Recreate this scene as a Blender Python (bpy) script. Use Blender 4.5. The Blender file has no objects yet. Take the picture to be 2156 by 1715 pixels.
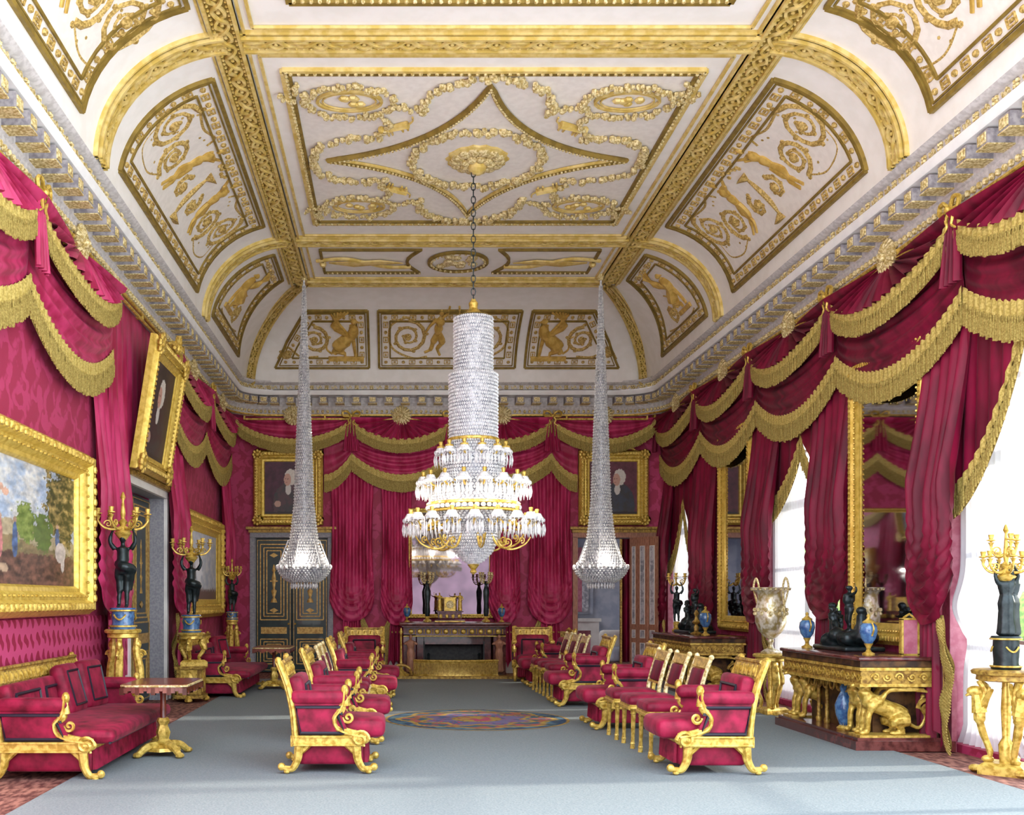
import bpy, math, random
from mathutils import Vector as V, Matrix, noise, Euler
PI = math.pi
sin, cos, sqrt = math.sin, math.cos, math.sqrt
R = math.radians
random.seed(7)
scene = bpy.context.scene
COL = scene.collection

# ------------------------------------------------------------------ materials
def nmat(name):
    m = bpy.data.materials.new(name); m.use_nodes = True
    nt = m.node_tree; nt.nodes.clear()
    out = nt.nodes.new('ShaderNodeOutputMaterial')
    b = nt.nodes.new('ShaderNodeBsdfPrincipled')
    nt.links.new(b.outputs[0], out.inputs[0])
    return m, nt, b

def math_node(nt, op, a, b=None):
    n = nt.nodes.new('ShaderNodeMath'); n.operation = op
    for i, x in enumerate((a, b)):
        if x is None: continue
        if isinstance(x, (int, float)): n.inputs[i].default_value = x
        else: nt.links.new(x, n.inputs[i])
    return n.outputs[0]

def pmat(name, col, col2=None, rough=.5, metal=0., scale=8., lo=.4, hi=.6, tex='noise',
         bump=0., sheen=0., stretch=(1, 1, 1), coat=0., detail=3., spec=.5):
    m, nt, b = nmat(name)
    b.inputs['Roughness'].default_value = rough
    b.inputs['Metallic'].default_value = metal
    b.inputs['Specular IOR Level'].default_value = spec
    b.inputs['Coat Weight'].default_value = coat
    if sheen:
        b.inputs['Sheen Weight'].default_value = sheen
        b.inputs['Sheen Roughness'].default_value = .4
        b.inputs['Sheen Tint'].default_value = (1, .5, .62, 1)
    b.inputs['Base Color'].default_value = (*col, 1)
    if col2 is not None or bump:
        tc = nt.nodes.new('ShaderNodeTexCoord')
        mp = nt.nodes.new('ShaderNodeMapping'); mp.inputs['Scale'].default_value = stretch
        nt.links.new(tc.outputs['Object'], mp.inputs[0])
        if tex == 'noise':
            t = nt.nodes.new('ShaderNodeTexNoise'); t.inputs['Scale'].default_value = scale
            t.inputs['Detail'].default_value = detail
            nt.links.new(mp.outputs[0], t.inputs[0]); f = t.outputs[0]
        elif tex == 'voronoi':
            t = nt.nodes.new('ShaderNodeTexVoronoi'); t.inputs['Scale'].default_value = scale
            nt.links.new(mp.outputs[0], t.inputs[0]); f = t.outputs[0]
        elif tex == 'wave':
            t = nt.nodes.new('ShaderNodeTexWave'); t.inputs['Scale'].default_value = scale
            t.inputs['Distortion'].default_value = 6; t.inputs['Detail'].default_value = 2
            nt.links.new(mp.outputs[0], t.inputs[0]); f = t.outputs[1]
        else:   # damask: a lozenge lattice warped by noise
            wn = nt.nodes.new('ShaderNodeTexNoise'); wn.inputs['Scale'].default_value = 3.2; wn.inputs['Detail'].default_value = 3
            nt.links.new(mp.outputs[0], wn.inputs[0])
            sp = nt.nodes.new('ShaderNodeSeparateXYZ'); nt.links.new(mp.outputs[0], sp.inputs[0])
            a = math_node(nt, 'ADD', sp.outputs[0], sp.outputs[1])
            wv = math_node(nt, 'MULTIPLY', wn.outputs[0], 1.1 if tex == 'damask' else .12)
            a1 = math_node(nt, 'MULTIPLY', math_node(nt, 'ADD', a, wv), scale)
            z1 = math_node(nt, 'MULTIPLY', math_node(nt, 'ADD', sp.outputs[2], wv), scale * .8)
            s1 = math_node(nt, 'SINE', math_node(nt, 'ADD', a1, z1))
            s2 = math_node(nt, 'SINE', math_node(nt, 'SUBTRACT', a1, z1))
            s3 = math_node(nt, 'SINE', math_node(nt, 'MULTIPLY', a1, 2.))
            s4 = math_node(nt, 'SINE', math_node(nt, 'MULTIPLY', z1, 2.))
            f = math_node(nt, 'MULTIPLY', s1, s2)
            f = math_node(nt, 'ADD', f, math_node(nt, 'MULTIPLY', math_node(nt, 'MULTIPLY', s3, s4), .7))
            f = math_node(nt, 'ADD', math_node(nt, 'MULTIPLY', f, .5), .5)
        if col2 is not None:
            r = nt.nodes.new('ShaderNodeValToRGB')
            r.color_ramp.elements[0].position = lo; r.color_ramp.elements[1].position = hi
            r.color_ramp.elements[0].color = (*col, 1); r.color_ramp.elements[1].color = (*col2, 1)
            nt.links.new(f, r.inputs[0]); nt.links.new(r.outputs[0], b.inputs['Base Color'])
        if bump:
            bp = nt.nodes.new('ShaderNodeBump'); bp.inputs['Strength'].default_value = bump
            bp.inputs['Distance'].default_value = .02
            nt.links.new(f, bp.inputs['Height']); nt.links.new(bp.outputs[0], b.inputs['Normal'])
    return m

GOLD = pmat('gilding', (.46, .28, .035), (.80, .57, .13), rough=.36, metal=.35, scale=22, bump=.05, lo=.38, hi=.58, detail=3)
GOLD2 = pmat('dark_gilding', (.20, .10, .015), (.56, .36, .07), rough=.45, metal=.3, scale=24, bump=.1, lo=.36, hi=.62, detail=5)  # darker gold; shade on the commode frieze is put into this colour
GILTF = pmat('picture_frame_gilding', (.62, .41, .055), (.82, .60, .13), rough=.36, metal=.35, scale=16, bump=.08, lo=.36, hi=.6)
BRAID = pmat('ceiling_gilding', (.66, .47, .11), (.82, .64, .25), rough=.45, metal=.15, scale=9)
BRAIDD = pmat('ceiling_gilding_ground', (.20, .13, .02), (.30, .20, .035), rough=.6, metal=.1, scale=9)
RELF = pmat('relief_gilding', (.32, .20, .04), (.66, .47, .16), rough=.6, scale=40)
FIGG = pmat('relief_figure_gilding', (.52, .32, .06), (.70, .47, .12), rough=.5, metal=.15, scale=10)
PALEG = pmat('pale_gilding', (.46, .33, .10), (.86, .74, .42), rough=.5, metal=.1, scale=40)
PLAST = pmat('ceiling_plaster', (.87, .84, .79), (.91, .88, .84), rough=.85, scale=5, spec=.2)
PANEL = pmat('panel_plaster', (.82, .77, .71), (.87, .82, .76), rough=.85, scale=12, spec=.2)
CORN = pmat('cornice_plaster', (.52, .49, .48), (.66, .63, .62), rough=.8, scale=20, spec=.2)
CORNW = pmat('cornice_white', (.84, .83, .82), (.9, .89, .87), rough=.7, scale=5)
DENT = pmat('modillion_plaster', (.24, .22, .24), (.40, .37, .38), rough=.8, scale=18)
DAMASK = pmat('crimson_damask', (.34, .014, .064), (.47, .034, .125), rough=.62, tex='damask', scale=9, lo=.42, hi=.62, sheen=.15)
DADO = pmat('dado_damask', (.56, .06, .18), (.30, .010, .05), rough=.65, tex='lattice', scale=20, lo=.62, hi=.70)
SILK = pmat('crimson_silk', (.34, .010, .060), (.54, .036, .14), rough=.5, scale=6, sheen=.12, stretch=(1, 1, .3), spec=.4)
SILKD = pmat('shaded_crimson_velvet', (.10, .001, .014), (.21, .003, .032), rough=.55, scale=5, sheen=.06, stretch=(1, 1, .3), spec=.3)  # shaded twin of the crimson silk: window wall's shade put into the colour
VELV = pmat('crimson_velvet', (.11, .001, .012), (.36, .010, .052), rough=.6, scale=8, lo=.32, hi=.68, sheen=.12, spec=.3, detail=4)
PIPE = pmat('black_piping', (.012, .008, .02), rough=.5)
FRING = pmat('fringe_silk', (.30, .215, .05), (.50, .38, .11), rough=.7, scale=60, spec=.3)
FRINGB = pmat('fringe_braid', (.42, .31, .07), (.62, .48, .15), rough=.65, scale=50, spec=.3)
CARPET = pmat('grey_carpet', (.20, .232, .242), (.25, .28, .285), rough=.95, scale=60, detail=6, bump=.2, spec=.1)
FLOORM = pmat('patterned_surround', (.10, .025, .02), (.34, .15, .11), rough=.8, scale=9, stretch=(2.2, .8, 1), detail=5)
BFLOOR = pmat('pale_bounce_floor', (.90, .87, .82), (.93, .91, .87), rough=.6, scale=3)
BRONZE = pmat('dark_bronze', (.012, .020, .022), (.03, .042, .045), rough=.35, metal=.5, scale=12)
BLUE = pmat('blue_porcelain', (.03, .09, .24), (.09, .22, .42), rough=.2, scale=20, coat=.6)
MAHOG = pmat('mahogany', (.14, .025, .012), (.26, .055, .025), rough=.3, scale=7, stretch=(1, 4, 1), coat=.3)
ROSEW = pmat('brown_marble', (.07, .014, .012), (.17, .045, .038), rough=.22, scale=12, detail=6, coat=.4)
BLACKM = pmat('black_interior', (.01, .012, .014), (.03, .03, .03), rough=.6, scale=20)
DGREEN = pmat('black_green_lacquer', (.006, .020, .020), (.012, .034, .034), rough=.35, scale=5, coat=.2)
INLAY = pmat('door_inlay', (.45, .25, .06), (.68, .45, .14), rough=.45, metal=.3, scale=20)
GREYP = pmat('grey_paint', (.27, .27, .31), (.36, .36, .39), rough=.6, scale=30)
WHITEP = pmat('white_paint', (.80, .78, .74), (.88, .86, .82), rough=.6, scale=6)
ROSEP = pmat('rose_brown_wood', (.34, .15, .09), (.50, .24, .15), rough=.45, scale=10, stretch=(4, 4, 1))
CRYST = pmat('cut_crystal', (.50, .52, .56), (.95, .95, .95), rough=.12, scale=30, coat=1., lo=.3, hi=.6)
CRYSD = pmat('smoky_crystal', (.30, .31, .36), (.66, .66, .70), rough=.3, scale=14, coat=.5)
CRYSG = pmat('grey_crystal', (.58, .58, .60), (.95, .95, .94), rough=.2, scale=26, coat=.6)
PALEW = pmat('pale_blue_wall', (.34, .38, .48), (.46, .49, .57), rough=.7, scale=4)
DARKB = pmat('dark_carved_front', (.03, .012, .006), (.14, .065, .02), rough=.45, metal=.2, scale=9, detail=5)  # dark brown, with the shade of the commode's recessed front put in
PINKP = pmat('pink_marble', (.45, .12, .18), (.55, .20, .26), rough=.4, scale=12)
BROWNW = pmat('window_wood', (.11, .055, .035), (.18, .09, .06), rough=.5, scale=12)
GREENL = pmat('garden_leaves', (.09, .20, .02), (.30, .42, .06), rough=.8, scale=5, detail=6)
BOUNCE = pmat('pale_bounce_ground', (.84, .82, .77), (.90, .88, .84), rough=.9, scale=8)

def sheer():
    m, nt, b = nmat('white_muslin')
    b.inputs['Base Color'].default_value = (.70, .70, .72, 1); b.inputs['Roughness'].default_value = .8
    tr = nt.nodes.new('ShaderNodeBsdfTranslucent'); tr.inputs[0].default_value = (.95, .95, .97, 1)
    mx = nt.nodes.new('ShaderNodeMixShader'); mx.inputs[0].default_value = .22
    nt.links.new(b.outputs[0], mx.inputs[1]); nt.links.new(tr.outputs[0], mx.inputs[2])
    nt.links.new(mx.outputs[0], nt.nodes['Material Output'].inputs[0])
    return m
SHEER = sheer()
def glass():
    m, nt, b = nmat('window_glass')
    nt.nodes.remove(b)
    tr = nt.nodes.new('ShaderNodeBsdfTransparent'); gl = nt.nodes.new('ShaderNodeBsdfGlossy'); gl.inputs['Roughness'].default_value = .02
    mx = nt.nodes.new('ShaderNodeMixShader'); mx.inputs[0].default_value = .06
    nt.links.new(tr.outputs[0], mx.inputs[1]); nt.links.new(gl.outputs[0], mx.inputs[2])
    nt.links.new(mx.outputs[0], nt.nodes['Material Output'].inputs[0])
    return m
GLASS = glass()
MIRR, _nt, _b = nmat('mirror_glass')
_b.inputs['Base Color'].default_value = (.62, .60, .64, 1); _b.inputs['Metallic'].default_value = 1; _b.inputs['Roughness'].default_value = .03
def vcol(name, rough=.6):
    m, nt, b = nmat(name); b.inputs['Roughness'].default_value = rough
    a = nt.nodes.new('ShaderNodeVertexColor'); a.layer_name = 'Col'
    nt.links.new(a.outputs[0], b.inputs['Base Color']); return m
OILP = vcol('oil_paint', .45)
DYED = vcol('dyed_wool', .95)

# ------------------------------------------------------------------ mesh builder
class MB:
    def __init__(s): s.v = []; s.f = []; s.m = []
    def add(s, vs, fs, mi=0):
        n = len(s.v); s.v += [tuple(p) for p in vs]
        s.f += [tuple(i + n for i in f) for f in fs]; s.m += [mi] * len(fs); return s
    def join(s, o, M=None, mi=None):
        vs = o.v if M is None else [tuple(M @ V(p)) for p in o.v]
        n = len(s.v); s.v += vs; s.f += [tuple(i + n for i in f) for f in o.f]
        s.m += o.m if mi is None else [mi] * len(o.f); return s
    def map(s, f): s.v = [tuple(f(*p)) for p in s.v]; return s
    def xf(s, M): s.v = [tuple(M @ V(p)) for p in s.v]; return s
    def box(s, c, d, rz=0, mi=0, ry=0, rx=0):
        h = [x / 2 for x in d]; M = Matrix.Translation(c) @ Euler((rx, ry, rz)).to_matrix().to_4x4()
        vs = [M @ V((i * h[0], j * h[1], k * h[2])) for i in (-1, 1) for j in (-1, 1) for k in (-1, 1)]
        return s.add(vs, [(0, 1, 3, 2), (4, 6, 7, 5), (0, 4, 5, 1), (2, 3, 7, 6), (0, 2, 6, 4), (1, 5, 7, 3)], mi)
    def rbox(s, c, d, r, M=None, mi=0, puff=0.):
        h = [x / 2 for x in d]; r = min([r] + [x * .999 for x in h])
        ax = [[-q, -q + .29 * r, -q + r, -.33 * (q - r), .33 * (q - r), q - r, q - .29 * r, q] for q in h]
        vs = []; fs = []; idx = {}
        def vt(p):
            if p in idx: return idx[p]
            inn = [max(-(h[i] - r), min(h[i] - r, p[i])) for i in range(3)]
            d_ = V([p[i] - inn[i] for i in range(3)])
            w = V(inn) + (d_.normalized() * r if d_.length > 1e-9 else d_)
            if puff:
                e = (1 - (w[0] / h[0]) ** 2) * (1 - (w[1] / h[1]) ** 2) * (1 - (w[2] / h[2]) ** 2 * .0)
                w[2] += puff * max(0, e) * (1 if w[2] > 0 else -1) * abs(w[2]) / h[2]
            w = w + V(c)
            if M is not None: w = M @ w
            idx[p] = len(vs); vs.append(tuple(w)); return idx[p]
        n = len(ax[0]) - 1
        for a in range(3):
            b_, c_ = (a + 1) % 3, (a + 2) % 3
            for side in (0, n):
                for i in range(n):
                    for j in range(n):
                        q = []
                        for (di, dj) in ((0, 0), (1, 0), (1, 1), (0, 1)):
                            p = [0, 0, 0]; p[a] = ax[a][side]; p[b_] = ax[b_][i + di]; p[c_] = ax[c_][j + dj]
                            q.append(vt(tuple(p)))
                        fs.append(tuple(q if side else q[::-1]))
        return s.add(vs, fs, mi)
    def tube(s, pts, r, n=6, closed=False, mi=0, sq=1.):
        pts = [V(p) for p in pts]; N = len(pts)
        if N < 2: return s
        rr = r if isinstance(r, (list, tuple)) else [r] * N
        if len(rr) != N:
            rr = [rr[0] + (rr[-1] - rr[0]) * i / (N - 1) for i in range(N)] if len(rr) == 2 else [rr[min(len(rr) - 1, int(i * len(rr) / N))] for i in range(N)]
        vs = []; fs = []; up = None
        for i in range(N):
            if closed: t = pts[(i + 1) % N] - pts[i - 1]
            else: t = pts[min(i + 1, N - 1)] - pts[max(i - 1, 0)]
            if t.length < 1e-9: t = V((0, 0, 1))
            t.normalize()
            if up is None: up = V((0, 0, 1)) if abs(t.z) < .9 else V((1, 0, 0))
            a = t.cross(up)
            if a.length < 1e-6: a = t.orthogonal()
            a.normalize(); b = a.cross(t).normalized(); up = b
            for k in range(n):
                th = 2 * PI * k / n + PI / n
                vs.append(pts[i] + a * (cos(th) * rr[i]) + b * (sin(th) * rr[i] * sq))
        for i in range(N if closed else N - 1):
            j = (i + 1) % N
            for k in range(n):
                l = (k + 1) % n
                fs.append((i * n + k, i * n + l, j * n + l, j * n + k))
        if not closed: fs += [tuple(range(n))[::-1], tuple((N - 1) * n + k for k in range(n))]
        return s.add(vs, fs, mi)
    def lathe(s, prof, c=(0, 0, 0), n=20, mi=0, flute=0., nf=0):
        vs = []; fs = []; P = len(prof)
        for (r, z) in prof:
            for k in range(n):
                th = 2 * PI * k / n; q = r * (1 + flute * cos(nf * th)) if nf else r
                vs.append((c[0] + q * cos(th), c[1] + q * sin(th), c[2] + z))
        for i in range(P - 1):
            for k in range(n):
                l = (k + 1) % n; fs.append((i * n + k, i * n + l, (i + 1) * n + l, (i + 1) * n + k))
        fs += [tuple(range(n))[::-1], tuple((P - 1) * n + k for k in range(n))]
        return s.add(vs, fs, mi)
    def ball(s, c, r, n=6, m=4, mi=0):
        if isinstance(r, (int, float)): r = (r, r, r)
        vs = [(c[0], c[1], c[2] - r[2])]; fs = []
        for i in range(1, m):
            ph = -PI / 2 + PI * i / m
            for k in range(n):
                th = 2 * PI * k / n
                vs.append((c[0] + r[0] * cos(ph) * cos(th), c[1] + r[1] * cos(ph) * sin(th), c[2] + r[2] * sin(ph)))
        vs.append((c[0], c[1], c[2] + r[2])); T = len(vs) - 1
        for k in range(n):
            l = (k + 1) % n; fs.append((0, 1 + l, 1 + k)); fs.append((T, T - n + k, T - n + l))
            for i in range(m - 2):
                a = 1 + i * n; fs.append((a + k, a + l, a + n + l, a + n + k))
        return s.add(vs, fs, mi)
    def octa(s, c, r, h, mi=0):
        x, y, z = c
        return s.add([(x + r, y, z), (x, y + r, z), (x - r, y, z), (x, y - r, z), (x, y, z + h), (x, y, z - h)],
                     [(0, 1, 4), (1, 2, 4), (2, 3, 4), (3, 0, 4), (1, 0, 5), (2, 1, 5), (3, 2, 5), (0, 3, 5)], mi)
    def grid(s, fn, nu, nv, mi=0):
        vs = [fn(i / nu, j / nv) for j in range(nv + 1) for i in range(nu + 1)]
        fs = [(j * (nu + 1) + i, j * (nu + 1) + i + 1, (j + 1) * (nu + 1) + i + 1, (j + 1) * (nu + 1) + i) for j in range(nv) for i in range(nu)]
        return s.add(vs, fs, mi)
    def prism(s, pts, d, mi=0):
        pts = [V(p) for p in pts]; d = V(d); n = len(pts)
        vs = pts + [p + d for p in pts]
        fs = [tuple(range(n))[::-1], tuple(range(n, 2 * n))] + [(i, (i + 1) % n, n + (i + 1) % n, n + i) for i in range(n)]
        return s.add(vs, fs, mi)
    def mesh(s, name, mats, smooth=True, ang=40):
        me = bpy.data.meshes.new(name); me.from_pydata(s.v, [], s.f)
        mats = mats if isinstance(mats, (list, tuple)) else [mats]
        for m in mats: me.materials.append(m)
        if len(mats) > 1: me.polygons.foreach_set('material_index', s.m)
        if smooth:
            me.polygons.foreach_set('use_smooth', [True] * len(me.polygons))
            try: me.set_sharp_from_angle(angle=R(ang))
            except Exception: pass
        me.update(); return me

def link(name, data, parent=None):
    o = bpy.data.objects.new(name, data); COL.objects.link(o)
    if parent is not None: o.parent = parent
    return o
def tag(o, label=None, cat=None, group=None, kind=None):
    if label: o['label'] = label
    if cat: o['category'] = cat
    if group: o['group'] = group
    if kind: o['kind'] = kind
    return o
def thing(name, label, cat, loc=(0, 0, 0), rz=0, group=None, rx=0):
    o = link(name, None); o.empty_display_size = .1
    o.location = loc; o.rotation_euler = (rx, 0, rz)
    return tag(o, label, cat, group)
def part(T, name, mb, mat, smooth=True, label=None, ang=40):
    o = link(name, mb if isinstance(mb, bpy.types.Mesh) else mb.mesh(name, mat, smooth, ang), T)
    if label: o['label'] = label
    return o
def struct(name, mb, mat, smooth=False):
    o = link(name, mb.mesh(name, mat, smooth)); o['kind'] = 'structure'; return o
KIDS = {}
def kids(o): return [c for c in o.children]
def clone(T, loc, rz=0, label=None, group=None, rx=0, sc=None):
    def cp(o, par):
        c = o.copy(); COL.objects.link(c)
        if par is not None: c.parent = par
        for ch in kids(o): cp(ch, c)
        return c
    c = cp(T, None); c.location = loc; c.rotation_euler = (rx, 0, rz)
    if sc: c.scale = sc if isinstance(sc, (tuple, list)) else (sc, sc, sc)
    if label: c['label'] = label
    if group: c['group'] = group
    return c
def remeshed(mb, name, mat, voxel, smooth_it=1):
    me = mb.mesh(name + '_src', mat); o = link(name + '_src', me)
    m = o.modifiers.new('r', 'REMESH'); m.mode = 'VOXEL'; m.voxel_size = voxel; m.use_smooth_shade = True
    if smooth_it:
        k = o.modifiers.new('s', 'SMOOTH'); k.iterations = smooth_it; k.factor = .5
    dg = bpy.context.evaluated_depsgraph_get()
    r = bpy.data.meshes.new_from_object(o.evaluated_get(dg)); r.name = name
    bpy.data.objects.remove(o); bpy.data.meshes.remove(me)
    r.materials.clear(); r.materials.append(mat)
    r.polygons.foreach_set('use_smooth', [True] * len(r.polygons)); return r

def lerp(a, b, t): return a + (b - a) * t
def smooth_pts(pts, k=6):
    """Catmull-Rom through control points"""
    P = [V(p) for p in pts]; out = []
    for i in range(len(P) - 1):
        p0 = P[max(i - 1, 0)]; p1 = P[i]; p2 = P[i + 1]; p3 = P[min(i + 2, len(P) - 1)]
        for j in range(k):
            t = j / k
            out.append(.5 * ((2 * p1) + (p2 - p0) * t + (2 * p0 - 5 * p1 + 4 * p2 - p3) * t * t + (3 * p1 - p0 - 3 * p2 + p3) * t ** 3))
    out.append(P[-1]); return out
def seg(a, b, step=.2):
    a = V(a); b = V(b); n = max(1, int((b - a).length / step)); return [a.lerp(b, i / n) for i in range(n + 1)]
def spiral(cu, cv, r0, turns, a0=0, sgn=1, n=26, rend=.12):
    return [(cu + r0 * lerp(1, rend, i / n) * cos(a0 + sgn * 2 * PI * turns * i / n),
             cv + r0 * lerp(1, rend, i / n) * sin(a0 + sgn * 2 * PI * turns * i / n), 0) for i in range(n + 1)]

# ------------------------------------------------------------------ room constants (metres, camera at x=0,y=0)
XL, XR, YB = -3.45, 5.55, 21.4
ZC = 7.08                       # flat ceiling
CX0, CX1, CYB, CZ = -2.95, 5.05, 20.9, 5.85     # foot of the cove
FX0, FX1, FYB = -1.58, 3.68, 18.27              # edge of the flat
RX, RY, RZ = FX0 - CX0, CYB - FYB, ZC - CZ
ROD = 5.22

# cove maps: (u, v, h): u along, v 0..1 (angle/90), h into the room
def side_map(left):
    def f(u, v, h):
        t = v * PI / 2; x = RX * (1 - cos(t)); z = CZ + RZ * sin(t)
        n = V((cos(t) / RX, 0, -sin(t) / RZ)).normalized()
        p = V((x, 0, z)) + n * h
        return ((CX0 + p.x) if left else (CX1 - p.x), u, p.z)
    return f
def back_map(u, v, h):
    t = v * PI / 2; y = RY * (1 - cos(t)); z = CZ + RZ * sin(t)
    n = V((0, cos(t) / RY, -sin(t) / RZ)).normalized()
    return (u, CYB - y - n.y * h, z + n.z * h)
def flat_map(u, v, h): return (u, v, ZC - h)
LMAP, RMAP = side_map(True), side_map(False)

# ------------------------------------------------------------------ ceiling shell
mb = MB()
mb.grid(lambda u, v: (lerp(FX0, FX1, u), lerp(6, FYB, v), ZC), 2, 2)
for left in (True, False):
    f = side_map(left)
    def g(u, v):
        yg = FYB + RY * cos(v * PI / 2)
        return f(lerp(6, yg, u), v, 0)
    mb.grid(g, 4, 24)
mb.grid(lambda u, v: back_map(lerp(CX0 + RX * (1 - cos(v * PI / 2)), CX1 - RX * (1 - cos(v * PI / 2)), u), v, 0), 4, 24)
struct('ceiling', mb, PLAST, smooth=True)

TRIM = [0]
def trim(mbs, mat, smooth=True):
    TRIM[0] += 1
    return struct('trim_%d' % TRIM[0], mbs, mat, smooth)

def rib(f, L, w=.30, beads=True, name=None):
    """a gilded guilloche band; f(s, c, h) -> world"""
    g = MB(); d = MB()
    n = max(2, int(L / .12))
    # ground slab with stepped mouldings at both edges
    for (c0, c1, h0, h1, q) in ((-w / 2, w / 2, 0, .035, 1), (-w / 2, -w / 2 + .035, 0, .075, 0), (w / 2 - .035, w / 2, 0, .075, 0),
                            (-w / 2 - .05, -w / 2 - .025, 0, .045, 0), (w / 2 + .025, w / 2 + .05, 0, .045, 0)):
        ring = [(c0, h0), (c0, h1), (c1, h1), (c1, h0)]
        vs = [(L * i / n, c, h) for i in range(n + 1) for (c, h) in ring]
        fs = [(i * 4 + k, i * 4 + k + 1, i * 4 + 5 + k, i * 4 + 4 + k) for i in range(n) for k in range(3)]
        (d if q else g).add(vs, fs)
    a = w / 2 - .085; per = .44; m = int(L / .035)
    for ph in (0, PI):
        pts = [(L * i / m, a * sin(2 * PI * (L * i / m) / per + ph), .05 + .012 * cos(4 * PI * (L * i / m) / per + ph)) for i in range(m + 1)]
        g.tube(pts, .021, 4)
    k = int(L / per * 2)
    for i in range(k): g.ball((per / 2 * (i + .5) , 0, .045), .024, 6, 3)
    if beads:
        for sg in (-1, 1):
            for i in range(int(L / .075)):
                g.ball((i * .075, sg * (w / 2 - .055), .045), .018, 4, 3)
    g.map(f); d.map(f)
    trim(d, BRAIDD); trim(g, BRAID)

RW = .30
rib(lambda s, c, h: (FX0 - .08 + c, 6 + s, ZC - h), FYB - 6 + .1)
rib(lambda s, c, h: (FX1 + .08 + c, 6 + s, ZC - h), FYB - 6 + .1)
YR = (10.42, 16.2, FYB + .02)
for y in YR: rib(lambda s, c, h: (FX0 + .07 + s, y + c, ZC - h), FX1 - FX0 - .14, w=.27)
AL = 2.06
for y in YR[:2]:
    for mp in (LMAP, RMAP):
        rib(lambda s, c, h: mp(y + c, s / AL, h), AL - .1, w=.27)
def groin(left):
    def f(s, c, h):
        t = s / 3.2 * PI / 2
        x = RX * (1 - cos(t)); y = RY * (1 - cos(t)); z = CZ + RZ * sin(t)
        # across direction: horizontal, normal to the diagonal plane
        k = V((RY, -RX, 0)).normalized() if left else V((RY, RX, 0)).normalized()
        n = V((RY * sin(t) * .0 + cos(t) * .5 * (1 if left else -1), -cos(t) * .6, -1)).normalized()
        return V(((CX0 + x) if left else (CX1 - x), CYB - y, z)) + k * c * .95 + n * (h + .03)
    return f
rib(groin(True), 3.15, w=.26); rib(groin(False), 3.15, w=.26)
# outer gilt line mouldings inside each flat bay
def rect_mould(mb, f, u0, v0, u1, v1, r=.03, step=.2, h=.02, poly=None):
    P = poly or [(u0, v0), (u1, v0), (u1, v1), (u0, v1)]
    for i in range(len(P)):
        a = P[i]; b = P[(i + 1) % len(P)]
        q = MB().tube(seg((a[0], a[1], h), (b[0], b[1], h), step), r, 4).map(f); mb.join(q)
    return mb

# --- big central panel on the flat
XM, YM = 1.05, 13.2
gl = MB(); bd = MB(); dk = MB()
P0 = (-1.18, 10.98, 3.28, 15.45)
rect_mould(gl, flat_map, *P0, r=.035, step=9); rect_mould(dk, flat_map, P0[0] + .07, P0[1] + .07, P0[2] - .07, P0[3] - .07, r=.028, step=9)
for (a, b) in (((P0[0] + .035, P0[1]), (P0[0] + .035, P0[3])), ((P0[2] - .035, P0[1]), (P0[2] - .035, P0[3])), ((P0[0], P0[3] - .035), (P0[2], P0[3] - .035)), ((P0[0], P0[1] + .035), (P0[2], P0[1] + .035))):
    for p in seg((*a, .045), (*b, .045), .085): bd.ball(flat_map(*p), .024, 5, 3)
for (x0, x1) in ((FX0 + .2, FX1 - .2),):
    for (y0, y1) in ((10.42 + .26, 16.2 - .24), (6.1, 10.42 - .26)):
        rect_mould(gl, flat_map, x0, y0, x1, y1, r=.022, step=9)
# concave star
def star_pt(t):
    q = int(t * 4) % 4; s = t * 4 - int(t * 4)
    T = [(-1.88, 0), (0, 1.92), (1.88, 0), (0, -1.92)]
    a = V(T[q]); b = V(T[(q + 1) % 4]); m = (a + b) * .5 * .42
    p = (1 - s) ** 2 * a + 2 * s * (1 - s) * m + s * s * b
    return (XM + p.x, YM + p.y)
for off, rr, tgt in ((0, .04, dk), (.06, .022, gl)):
    pts = []
    for i in range(96):
        x, y = star_pt(i / 96); k = 1 - off / 1.4
        pts.append(flat_map(XM + (x - XM) * k, YM + (y - YM) * k, .03))
    tgt.tube(pts, rr, 5, closed=True)
for i in range(200):
    x, y = star_pt(i / 200); bd.ball(flat_map(XM + (x - XM) * .985, YM + (y - YM) * .985, .065), .020, 5, 3)
def garland(pts, r=.045, tgt=None, f=flat_map, dens=1.5):
    pts = smooth_pts(pts, 8); L = 0
    tgt = tgt or bd
    for a, b in zip(pts, pts[1:]):
        L += (b - a).length
        while L > r * 1.0 / dens:
            L -= r * 1.0 / dens
            j = V((random.uniform(-1, 1), random.uniform(-1, 1), 0)) * r * .75
            tgt.ball(f(b.x + j.x, b.y + j.y, .03 + random.random() * .04), r * random.uniform(.6, 1.), 5, 3)
circ = [(XM + .82 * cos(a / 24 * 2 * PI), YM + .82 * sin(a / 24 * 2 * PI), 0) for a in range(25)]
garland(circ, .058)
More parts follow.
